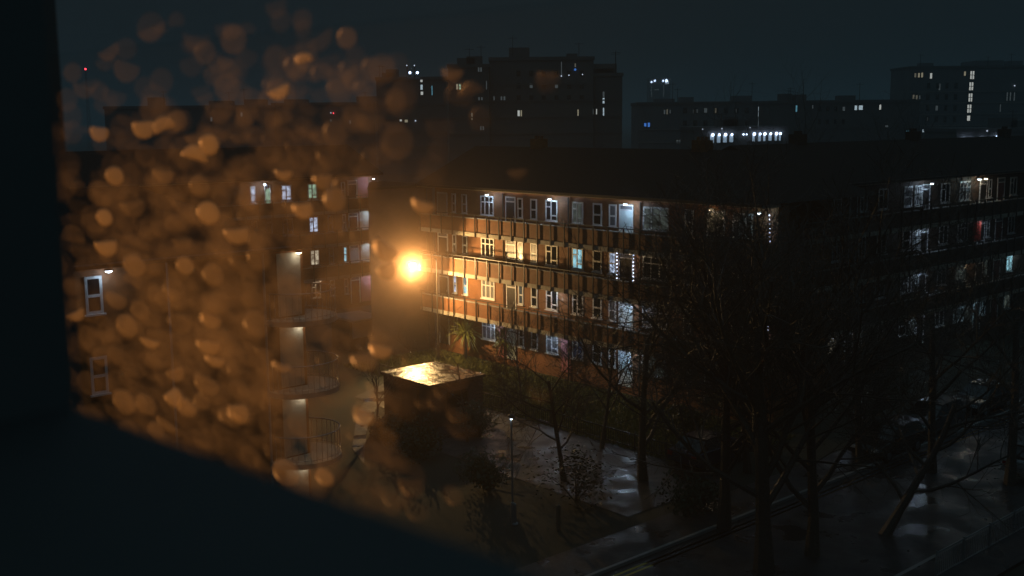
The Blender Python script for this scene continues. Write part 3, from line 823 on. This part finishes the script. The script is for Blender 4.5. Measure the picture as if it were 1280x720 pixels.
bare_tree('bare_tree', 'bare street tree in front of the lit galleries of the dark right block', gp(1165, 590), 11.5, 1.1, 53, 0.2, (0.0, 0), kids=(8, 7, 6, 4), fork_at=0.25, group=G_T)
bare_tree('bare_tree', 'tall bare tree on the road side at the photo edge', gp(1262, 606), 12.0, 1.1, 59, 0.22, (0.05, 0), kids=(8, 6, 6, 4), fork_at=0.25, group=G_T)
bare_tree('bare_tree', 'slim young tree standing in the court before the ground floor windows', gp(652, 505), 6.0, 1.0, 61, 0.07, (0, 0), kids=(8, 6, 4), fork_at=0.35, group=G_T)
bare_tree('bare_tree', 'small pale barked tree left of the low shed', gp(471, 530), 4.2, 0.9, 67, 0.07, (0, 0), kids=(8, 6, 4), fork_at=0.35, mt_='palebark', group=G_T)
bare_tree('bare_tree', 'thin bare sapling spreading twigs over the shining shed roof', gp(585, 552), 6.6, 1.2, 71, 0.06, (-0.12, 0), kids=(8, 6, 4), fork_at=0.45, group=G_T)
bare_tree('bare_tree', 'low spreading tree right of the shed before the wet court', gp(705, 600), 7.6, 1.3, 73, 0.12, (-0.12, 0), kids=(9, 8, 6, 5), fork_at=0.25, group=G_T)
bare_tree('bare_tree', 'slim tree between the court and the large tree', gp(752, 560), 8.0, 1.1, 79, 0.1, (0.1, 0), kids=(8, 6, 5, 3), fork_at=0.3, group=G_T)
bare_tree('bare_tree', 'slender bare tree with upright twigs behind the parked cars', gp(1075, 580), 11.0, 1.0, 83, 0.16, (0, 0), kids=(8, 6, 6, 3), fork_at=0.25, group=G_T)
G_F = 'distant skyline trees'
for (px, ptop, zc, sd, lab) in [(884, 112, 225, 3, 'round topped bare tree on the skyline right of the distant high rise'), (995, 103, 215, 4, 'tall bare tree on the skyline above the low dark block'),
                                (1108, 116, 220, 5, 'small bare tree on the skyline near the tower block'), (1128, 118, 222, 6, 'bare tree touching the left edge of the tower block')]:
    q = at(px, ptop, zc)
    bare_tree('bare_tree', lab, (q.x, q.y-6), q.z*1.05, 1.1, sd, 0.35, kids=(8, 7, 6), fork_at=0.3, group=G_F)

# ---- evergreen shrubs
def shrub(label, base, rx_, rz_, seed, n=900, group=None, leaf=0.09):
    rnd = random.Random(seed)
    root = empty('evergreen_bush', (base[0], base[1], 0), rnd.uniform(0, 6), label, 'bush', group)
    b = MB(); st = MB()
    lobes = [(rnd.uniform(-.5,.5)*rx_, rnd.uniform(-.5,.5)*rx_, rnd.uniform(.35,.75)*rz_, rnd.uniform(.35,.6)) for _ in range(7)]
    for k in range(7): st.tube([(0, 0, -0.1), (lobes[k][0]*0.5, lobes[k][1]*0.5, lobes[k][2]*0.6), (lobes[k][0], lobes[k][1], lobes[k][2])], [0.035, 0.025, 0.01], 4)
    for i in range(n):
        lx, ly, lz, lr = rnd.choice(lobes)
        d = Vector((rnd.gauss(0,1), rnd.gauss(0,1), rnd.gauss(0,1))).normalized()*(rnd.random()**0.4)
        p = Vector((lx + d.x*lr*rx_, ly + d.y*lr*rx_, max(0.03, lz + d.z*lr*rz_)))
        a = Vector((rnd.gauss(0,1), rnd.gauss(0,1), rnd.gauss(0,1))).normalized()
        c = a.orthogonal().normalized(); s = leaf*rnd.uniform(.6, 1.4)
        b.add([p-a*s, p+c*s*0.45, p+a*s, p-c*s*0.45], [(0,1,2,3)])
    st.build('stem', M['bark'], root)
    b.build('foliage', M['leaf'], root)
    return root
G_B = 'evergreen bushes of the court'
for lab, px, py, rx_, rz_, sd in [('dark evergreen bush against the right wall of the low shed', 600, 545, 1.2, 1.9, 1), ('broad evergreen bush in front of the low shed', 520, 568, 1.9, 1.5, 2),
                                  ('evergreen bush under the small pale tree', 488, 545, 1.1, 1.0, 3), ('evergreen bush beside the lamp post foot', 610, 610, 1.6, 1.5, 4),
                                  ('large evergreen bush between the court and the road', 720, 625, 2.0, 1.9, 5), ('evergreen bush under the twiggy tree before the lit doors', 850, 540, 1.7, 1.5, 6),
                                  ('evergreen bush by the far kerb near the yellow lines', 860, 640, 1.6, 1.5, 7), ('dark bush at the corner of the long block', 905, 520, 1.4, 2.0, 8),
                                  ('dark bush before the ground floor of the right block', 1100, 500, 1.8, 2.2, 9)]:
    shrub(lab, gp(px, py), rx_, rz_, sd, 1500, G_B)

# ---- cabbage palms
def palm(label, base, h, r, seed, group):
    rnd = random.Random(seed)
    root = empty('cabbage_palm', (base[0], base[1], 0), 0, label, 'palm', group)
    MB().tube([(0,0,-0.1),(0.04,0,h*0.5),(0,0.03,h)], [0.11, 0.09, 0.08], 8).build('trunk', M['bark'], root)
    c = MB()
    for i in range(190):
        a = rnd.uniform(0, 6.283); el_ = math.radians(rnd.uniform(-35, 85)); ln = r*rnd.uniform(0.75, 1.15); wd = 0.035
        d = Vector((math.cos(a)*math.cos(el_), math.sin(a)*math.cos(el_), math.sin(el_)))
        s = Vector((-math.sin(a), math.cos(a), 0))
        p0 = Vector((0, 0, h-0.05)); p1 = p0 + d*ln*0.55; p2 = p0 + d*ln + Vector((0, 0, -0.25*ln*math.cos(el_)))
        c.add([p0-s*wd*0.5, p0+s*wd*0.5, p1+s*wd, p1-s*wd, p2], [(0,1,2,3),(3,2,4)])
    c.build('crown', M['frond'], root)
palm('spiky cabbage palm lit orange against the ground floor wall', gp(582, 449), 1.9, 1.55, 5, 'cabbage palms by the long block')
palm('darker cabbage palm in shade before the pale ground floor door', gp(632, 455), 1.7, 1.25, 6, 'cabbage palms by the long block')

# ================================================================== CARS
def car(name, label, loc, rz, paint, group='cars parked by the road', estate=False):
    root = empty(name, (loc[0], loc[1], 0.0), rz, label, 'car', group)
    Lh, Wh = 2.12, 0.88
    prof = [(-Lh, .42), (-Lh, .72), (-Lh+.08, .93), (-1.25, .98), (1.0, .96), (Lh-.2, .82), (Lh, .62), (Lh, .38), (1.78, .28), (-1.78, .28)]
    b = MB(); n = len(prof)
    secs = [(-Wh, .90), (-Wh*0.96, 1.0), (0, 1.015), (Wh*0.96, 1.0), (Wh, .90)]
    vs = []
    for y, k in secs:
        for x, z in prof:
            zz = .6 + (z-.6)*(k if z > .6 else 1); vs.append((x*(0.985 if abs(y) > Wh*.9 else 1), y, zz))
    fs = [tuple(range(n)), tuple(range(4*n, 5*n))[::-1]]
    for s in range(4):
        for i in range(n):
            fs.append((s*n+i, (s+1)*n+i, (s+1)*n+(i+1) % n, s*n+(i+1) % n))
    b.add(vs, fs)
    bd = b.build('body', paint, root, smooth=False)
    bev = bd.modifiers.new('soft_edges', 'BEVEL'); bev.width = 0.05; bev.segments = 2
    back = -2.0 if estate else -1.75; rb = -1.75 if estate else -1.15
    cabin = [(back, .955), (rb, 1.42), (0.15, 1.45), (1.08, .955)]
    g_ = MB(); vs = []
    for y, k in ((-.80, 0), (.80, 0)):
        for x, z in cabin: vs.append((x, y*(0.82 if z > 1.2 else 1), z))
    g_.add(vs, [(0,1,2,3), (7,6,5,4), (0,4,5,1), (2,6,7,3), (3,7,4,0)])
    g_.add([(rb,-.656,1.42),(0.15,-.656,1.45),(0.15,.656,1.45),(rb,.656,1.42)], [(0,1,2,3)])
    g_.build('window', M['carglass'], root)
    r = MB().box(rb-.05, 0.2, -.66, .66, 1.44, 1.485)
    for y in (-.73, .66):
        r.box(-0.45, -0.37, y, y+.07, .96, 1.45)
    r.build('roof', paint, root)
    for x in (-1.3, 1.32):
        for s in (-1, 1):
            wmb = MB().lathe(x, .31, [(.20, s*.70), (.30, s*.71), (.315, s*.80), (.30, s*.90), (.2, s*.905)] if s > 0 else [(.2, -.905), (.30, -.90), (.315, -.80), (.30, -.71), (.20, -.70)], 18, axis='y')
            wh = wmb.build('wheel', M['tyre'], root)
            MB().lathe(x, .31, [(.19, .906), (.17, .915), (.05, .912)] if s > 0 else [(.05, -.912), (.17, -.915), (.19, -.906)], 14, axis='y').build('rim', M['alloy'], wh)
    for s in (-1, 1):
        MB().box(Lh-.10, Lh+.012, s*.60-.17, s*.60+.17, .60, .73).build('headlight', M['headlamp'], root)
        MB().box(-Lh-.012, -Lh+.08, s*.70-.12, s*.70+.12, .68, .86).build('taillight', M['taillamp'], root)
        MB().box(.78, .90, s*.90-(0.0 if s > 0 else .16), s*.90+(.16 if s > 0 else 0.0), .97, 1.09).build('mirror', paint, root)
    return root
def paint(name, c): return simple(name, c, 0.22, spec=0.6)
P = [paint('black_car_paint', (0.012, 0.012, 0.014)), paint('grey_car_paint', (0.07, 0.075, 0.08)), paint('dark_blue_car_paint', (0.015, 0.02, 0.05)), paint('silver_car_paint', (0.3, 0.31, 0.32))]
CARS = [('parked_car', 'black hatchback parked farthest along the wet car park', g(1226, 512), ANG_V+math.pi, P[0], False),
        ('parked_car', 'dark grey estate car parked next to the black hatchback', g(1163, 537), ANG_V+math.pi, P[1], True),
        ('parked_car', 'dark blue hatchback parked under the largest bare tree', g(888, 578), ANG_V, P[2], False),
        ('parked_car', 'black estate car parked behind the curved trunk', g(1108, 566), ANG_V+math.pi, P[0], True),
        ('parked_car', 'silver hatchback standing on the near side of the road', RD(20.5, 5.6), ANG_V, P[3], False)]
for nm, lab, p, rz, pt, es in CARS: car(nm, lab, (p.x, p.y), rz, pt, estate=es)

# ================================================================== STREET FURNITURE
q = g(641, 655)
lp = empty('lamp_post', (q.x, q.y, 0), 0, 'slim grey lamp post with a small bluish glint at its top', 'lamp post')
MB().tube([(0,0,-0.2),(0,0,0.9),(0,0,0.92),(-0.02,0,4.35)], [0.07, 0.07, 0.045, 0.035], 10).build('pole', M['steel'], lp)
hd = MB().lathe(-0.02, 0, [(0.05, 4.36), (0.12, 4.42), (0.12, 4.5), (0.03, 4.56)], 12).build('lamp_head', M['metal'], lp)
MB().lathe(-0.02, 0, [(0.03, 4.335), (0.055, 4.355)], 10).build('diffuser', M['cool'], hd)
lamp('lamp_post_light', (-0.12, -0.1, 4.30), 0.5, COOL, 0.03, hd)
for nm, lab, px, py, h, m_ in [('bollard', 'short pale steel bollard beside the lamp post foot', 644, 655, 0.85, 'steel'), ('timber_post', 'weathered square timber post on the dark verge', 698, 662, 1.0, 'timber')]:
    q = g(px, py); r_ = empty(nm, (q.x, q.y, 0), 0.3, lab, 'post')
    if nm == 'bollard':
        MB().lathe(0, 0, [(0.06, -0.1), (0.06, h-0.05), (0.045, h), (0.01, h+0.03)], 12).build('shaft', M[m_], r_)
        MB().lathe(0, 0, [(0.13, -0.05), (0.13, 0.03), (0.062, 0.05)], 12).build('base', M[m_], r_)
    else:
        MB().box(-.07, .07, -.07, .07, -0.1, h).build('shaft', M[m_], r_)
        MB().add([(-.08,-.08,h+.001),(.08,-.08,h+.001),(.08,.08,h+.001),(-.08,.08,h+.001),(0,0,h+.07)], [(0,1,4),(1,2,4),(2,3,4),(3,0,4),(3,2,1,0)]).build('cap', M[m_], r_)
def railing(label, p, q, h, step, m_):
    d = (q-p); ln = d.length; r_ = empty('railing', (p.x, p.y, 0), math.atan2(d.y, d.x), label, 'railing')
    MB().box(0, ln, -.02, .02, h-.05, h).box(0, ln, -.018, .018, .12, .16).build('rail', M[m_], r_)
    b = MB(); n = int(ln/step)
    for k in range(n): b.box(k*step+.05, k*step+.07, -.01, .01, .16, h-.05)
    b.build('bars', M[m_], r_)
    for k in range(int(ln/2)+1): MB().box(k*2-.03 if k else 0, k*2+.03, -.03, .03, -.1, h+.06).build('post', M[m_], r_)
railing('low tubular railing crossing the dark lawn left of the lamp post', g(596, 592), g(640, 601), 0.5, 0.5, 'steel')
railing('pale barred railing on the near pavement under the curved trunk', RD(6, 8.2), RD(16, 8.2), 1.0, 0.14, 'steel')
railing('dark barred railing along the garden of the long block', L(-2, 8.0), L(24, 8.0), 0.8, 0.16, 'metal')

# red cloth on the right block's gallery, lights round doors
ca = rx(1213); cb_ = rx(1222)
cl = MB(); nv = 14; z0, z1 = fz(2, 0.95)+RZ, fz(2, 2.3)+RZ
vs = []
for k in range(nv+1):
    x = ca + (cb_-ca)*k/nv; y = -0.35 + 0.05*math.sin(k*1.7)
    for zz in (z0 + 0.05*math.sin(k), z1): 
        p = R0 + V2*x - U2*(y); vs.append((p.x, p.y, zz))
cl.add(vs, [(2*k, 2*k+2, 2*k+3, 2*k+1) for k in range(nv)])
co = cl.build('hanging_cloth', M['cloth_red']); s_ = co.modifiers.new('thickness', 'SOLIDIFY'); s_.thickness = 0.01
tag(co, 'red cloth hanging beside a door on the second gallery of the right block', 'cloth')
def fairy(label, pts, group):
    r_ = empty('string_lights', (0, 0, 0), 0, label, 'string lights', group)
    w_ = MB(); w_.tube(pts, [0.006]*len(pts), 4); w_.build('cable', M['metal'], r_)
    b = MB()
    for i in range(len(pts)-1):
        a_, c_ = Vector(pts[i]), Vector(pts[i+1]); n = max(1, int((c_-a_).length/0.2))
        for k in range(n):
            p = a_.lerp(c_, (k+.5)/n)
            b.lathe(p.x, p.y, [(0.012, p.z-.04), (0.035, p.z-.02), (0.035, p.z+.01), (0.01, p.z+.03)], 6)
    b.build('bulb', M['fairy'], r_)['kind'] = 'stuff'
def BP(x, y, z): p = M0 + U2*x + V2*y; return (p.x, p.y, z)
fairy('string lights framing a dark door on the third storey of the long block', [BP(11.3, -.1, fz(2, .1)), BP(11.3, -.1, fz(2, 2.42)), BP(12.6, -.1, fz(2, 2.42)), BP(12.6, -.1, fz(2, .1))], 'strings of lights on the long block')
fairy('string lights hung down the top storey wall end of the long block', [BP(21.9, -.1, fz(3, 2.45)), BP(22.0, -.12, fz(3, .9))], 'strings of lights on the long block')
fairy('string lights hung down the second storey wall end of the long block', [BP(22.0, -.1, fz(1, 2.3)), BP(22.05, -.12, fz(1, .6))], 'strings of lights on the long block')

# ================================================================== THE VIEWER'S WINDOW
WD, PD = 0.10, 0.35                                # distance from the eye to the inner casing, and to the pane
NW = Vector((math.cos(math.radians(47.5)), math.sin(math.radians(47.5)), 0))
TW = Vector((NW.y, -NW.x, 0))                      # along the pane, to the right
def on_pane(px, py, d):
    r = ray(px, py); k = d / r.dot(NW); q = r*k
    return q.dot(TW), q.z, k
sill_h = (on_pane(90, 508, WD)[1] + on_pane(680, 718, WD)[1])/2
WB = EYE + NW*WD
RZW = math.atan2(TW.y, TW.x)
WF = empty('window_casement', tuple(WB), RZW, 'dark unlit window casing out of focus along the left and lower edges', 'window')
# local axes: x along the pane, y outwards, z up, origin at the point of the inner casing nearest the eye
jx = on_pane(77, 300, WD)[0]
PY = PD - WD
xl, xr = on_pane(40, 300, PD)[0], on_pane(1300, 300, PD)[0]
zl, zh = on_pane(300, 760, PD)[1], on_pane(1000, -30, PD)[1]
zl = sill_h - 0.19
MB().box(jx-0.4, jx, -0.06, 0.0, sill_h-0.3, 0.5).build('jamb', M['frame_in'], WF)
MB().box(jx-0.4, 0.5, -0.05, 0.0, sill_h-0.03, sill_h).build('sill', M['sill_in_dimmed'], WF)
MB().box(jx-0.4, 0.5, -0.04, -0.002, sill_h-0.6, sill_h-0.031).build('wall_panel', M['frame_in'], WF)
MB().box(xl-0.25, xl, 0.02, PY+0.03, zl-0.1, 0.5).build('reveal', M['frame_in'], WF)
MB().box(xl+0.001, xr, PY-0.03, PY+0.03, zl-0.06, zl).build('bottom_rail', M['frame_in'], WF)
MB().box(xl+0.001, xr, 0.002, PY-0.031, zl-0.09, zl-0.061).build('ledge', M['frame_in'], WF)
pm = bpy.data.materials.new('window_pane'); pm.use_nodes = True
pm.node_tree.nodes.clear()
po = pm.node_tree.nodes.new('ShaderNodeOutputMaterial'); pt_ = pm.node_tree.nodes.new('ShaderNodeBsdfTransparent')
pt_.inputs[0].default_value = (0.96, 0.97, 0.97, 1)
pm.node_tree.links.new(pt_.outputs[0], po.inputs[0])
MB().box(xl+0.001, xr, PY-0.004, PY, zl+0.0005, zh).build('pane', pm, WF)

# layer added outside the pane to spread the lamp's glow: very thin, very forward scattering
fm = bpy.data.materials.new('glow_layer'); fm.use_nodes = True
t = fm.node_tree; t.nodes.clear()
fo = t.nodes.new('ShaderNodeOutputMaterial'); ad = t.nodes.new('ShaderNodeAddShader')
for i, (dn_, g_) in enumerate(GLOW_LOBES):
    v_ = t.nodes.new('ShaderNodeVolumeScatter')
    v_.inputs['Density'].default_value = dn_; v_.inputs['Anisotropy'].default_value = g_
    v_.inputs['Color'].default_value = (1, 1, 1, 1)
    t.links.new(v_.outputs[0], ad.inputs[i])
t.links.new(ad.outputs[0], fo.inputs['Volume'])
fm.cycles.volume_sampling = 'EQUIANGULAR'
co = MB().box(xl+0.002, xr-0.001, PY+0.002, PY+0.007, zl+0.001, zh-0.001).build('lamp_glow_layer', fm, WF)
co['kind'] = 'stuff'

# raindrops on the outside of the pane: flat beads shaped and widened like out-of-focus discs of lamp light
def drop_mat(name, rnd_out, lo, hi):
    b = bpy.data.materials.new(name); b.use_nodes = True; t = b.node_tree; t.nodes.clear()
    o = t.nodes.new('ShaderNodeOutputMaterial')
    tr = t.nodes.new('ShaderNodeBsdfTransparent'); tl = t.nodes.new('ShaderNodeBsdfTranslucent')
    rf_ = t.nodes.new('ShaderNodeBsdfRefraction'); rf_.inputs['IOR'].default_value = 1.33; rf_.inputs['Roughness'].default_value = 0.55
    tl.inputs[0].default_value = (0.9, 0.78, 0.52, 1)  # amber of the lamp light put into the colour of clear drops
    m1 = t.nodes.new('ShaderNodeMixShader'); m1.inputs[0].default_value = 0.12
    t.links.new(tl.outputs[0], m1.inputs[1]); t.links.new(rf_.outputs[0], m1.inputs[2])
    if rnd_out == 'object':
        oi = t.nodes.new('ShaderNodeObjectInfo'); out = oi.outputs['Random']
    else:
        oi = t.nodes.new('ShaderNodeNewGeometry'); out = oi.outputs['Random Per Island']
    pw = t.nodes.new('ShaderNodeMath'); pw.operation = 'POWER'; pw.inputs[1].default_value = 5.0
    t.links.new(out, pw.inputs[0])
    mr = t.nodes.new('ShaderNodeMapRange'); mr.inputs['To Min'].default_value = lo; mr.inputs['To Max'].default_value = hi
    t.links.new(pw.outputs[0], mr.inputs['Value'])
    m2 = t.nodes.new('ShaderNodeMixShader')
    t.links.new(mr.outputs[0], m2.inputs[0]); t.links.new(tr.outputs[0], m2.inputs[1]); t.links.new(m1.outputs[0], m2.inputs[2])
    t.links.new(m2.outputs[0], o.inputs[0])
    a = bpy.data.materials.new(name + '_back'); a.use_nodes = True; t = a.node_tree; t.nodes.clear()
    o = t.nodes.new('ShaderNodeOutputMaterial'); r = t.nodes.new('ShaderNodeBsdfTransparent')
    t.links.new(r.outputs[0], o.inputs[0])
    return [a, b]
DM = drop_mat('raindrop', 'object', 0.035, 0.7)
DF = drop_mat('drizzle', 'island', 0.03, 0.09)
def add_drop(mb, x, z, r, rnd, n=28, rings=5, y0=0.0, cut=0.4, wide=1.8, back=True):
    """a flat bead of water, sometimes cut straight to shape it like a clipped, blurred disc of light"""
    ca = None
    if rnd.random() < cut:
        ca = rnd.gauss(math.pi/2, 0.28); cd = rnd.uniform(-0.2, 0.6)
        if rnd.random() < 0.12: ca += math.pi
    h = r*rnd.uniform(0.07, 0.18)
    ex, ez = rnd.uniform(0.94, 1.03), rnd.uniform(0.96, 1.04)
    def pt(f, k):
        a = 2*math.pi*k/n
        px_, pz_ = f*math.cos(a)*ex, f*math.sin(a)*ez
        if ca is not None:
            d = px_*math.cos(ca) + pz_*math.sin(ca); lim = cd*f if cd < 0 else cd
            lim = cd
            if d > lim:
                px_ -= (d-lim)*math.cos(ca); pz_ -= (d-lim)*math.sin(ca)
        return px_, pz_
    off = (0, 0)
    if ca is not None:
        e_ = (cd-1)/2; off = (math.cos(ca)*e_, math.sin(ca)*e_)
    vs = []
    for i in range(rings):
        f = 1 - i/rings
        for k in range(n):
            p = pt(1.0, k)
            vs.append((x + wide*r*(off[0] + (p[0]-off[0])*f), y0 + h*(1-f**3.0), z + r*(off[1] + (p[1]-off[1])*f)))
    vs.append((x + wide*r*off[0], y0 + h, z + r*off[1]))
    fs = []
    for i in range(rings-1):
        for k in range(n): fs.append((i*n+k, (i+1)*n+k, (i+1)*n+(k+1) % n, i*n+(k+1) % n))
    for k in range(n): fs.append(((rings-1)*n+k, rings*n, (rings-1)*n+(k+1) % n))
    o = len(mb.v)
    mb.cur = 1; mb.add(vs, fs)
    if back: mb.f.append(tuple(o+k for k in range(n))); mb.m.append(0)
rnd = random.Random(2024)
def dens(px, py):
    d = 0.02
    d += 1.0*math.exp(-((px-215)/140)**2 - ((py-380)/170)**2)
    d += 0.35*math.exp(-((px-370)/150)**2 - ((py-190)/110)**2)
    d += 0.30*math.exp(-((px-400)/150)**2 - ((py-500)/160)**2)
    d *= 1/(1+math.exp((px-500)/35))
    return d
DR = 0.0062
big = []
while len(big) < 235:
    px, py = rnd.uniform(60, 1100), rnd.uniform(10, 690)
    if rnd.random() > dens(px, py)**0.75*0.9: continue
    x, z, k = on_pane(px, py, PD)
    big.append((x, z, k))
LONE = [(630, 211), (583, 148), (548, 93), (667, 98), (512, 505), (507, 640), (560, 120)]
nb = len(big)
for px, py in LONE: big.append(on_pane(px, py, PD))
DL = drop_mat('faint_raindrop', 'object', 0.03, 0.05)
for i, (x, z, k) in enumerate(big):
    mb = MB()
    add_drop(mb, 0, 0, DR*rnd.uniform(0.85, 1.35)*(0.55+0.45*k/0.6), rnd, cut=0.62, wide=0.92*k/PD)
    p = WB + TW*x + NW*(PY+0.0076+0.0001*(i % 20)) + Vector((0, 0, z))
    o = mb.build('raindrop', DM if i < nb else DL, None)
    for pl in o.data.polygons: pl.use_smooth = pl.material_index == 1
    o.location = p; o.rotation_euler = (0, 0, RZW)
    tag(o, 'blurred amber raindrop clinging to the outside of the dark window pane', 'raindrop', 'raindrops on the window pane')
fine = MB(); cnt = 0
while cnt < 1500:
    px, py = rnd.uniform(50, 1280), rnd.uniform(0, 720)
    if rnd.random() > dens(px, py): continue
    x, z, k = on_pane(px, py, PD)
    add_drop(fine, x, z, DR*rnd.uniform(0.85, 1.5)*(0.55+0.45*k/0.6), rnd, 20, 3, PY+0.010+0.00005*(cnt % 60), 0.5, 0.92*k/PD, False)
    cnt += 1
o = fine.build('drizzle', DF, None)
for pl in o.data.polygons: pl.use_smooth = pl.material_index == 1
o.location = tuple(WB); o.rotation_euler = (0, 0, RZW)
tag(o, 'fine drizzle beads on the outside of the window pane', None, None, 'stuff')


# ================================================================== HAZE ADDED TO LIFT THE DARKS
hz = bpy.data.materials.new('night_haze'); hz.use_nodes = True
t = hz.node_tree; t.nodes.clear()
o_ = t.nodes.new('ShaderNodeOutputMaterial'); pv = t.nodes.new('ShaderNodeVolumePrincipled')
pv.inputs['Color'].default_value = (0.58, 0.78, 0.84, 1)
hz.cycles.volume_sampling = 'EQUIANGULAR'
pv.inputs['Density'].default_value = HAZE
pv.inputs['Anisotropy'].default_value = 0.2
t.links.new(pv.outputs[0], o_.inputs['Volume'])
hb = MB().box(-3050, 3050, -230, 5030, -1.6, 62).build('haze', hz)
tag(hb, kind='stuff')
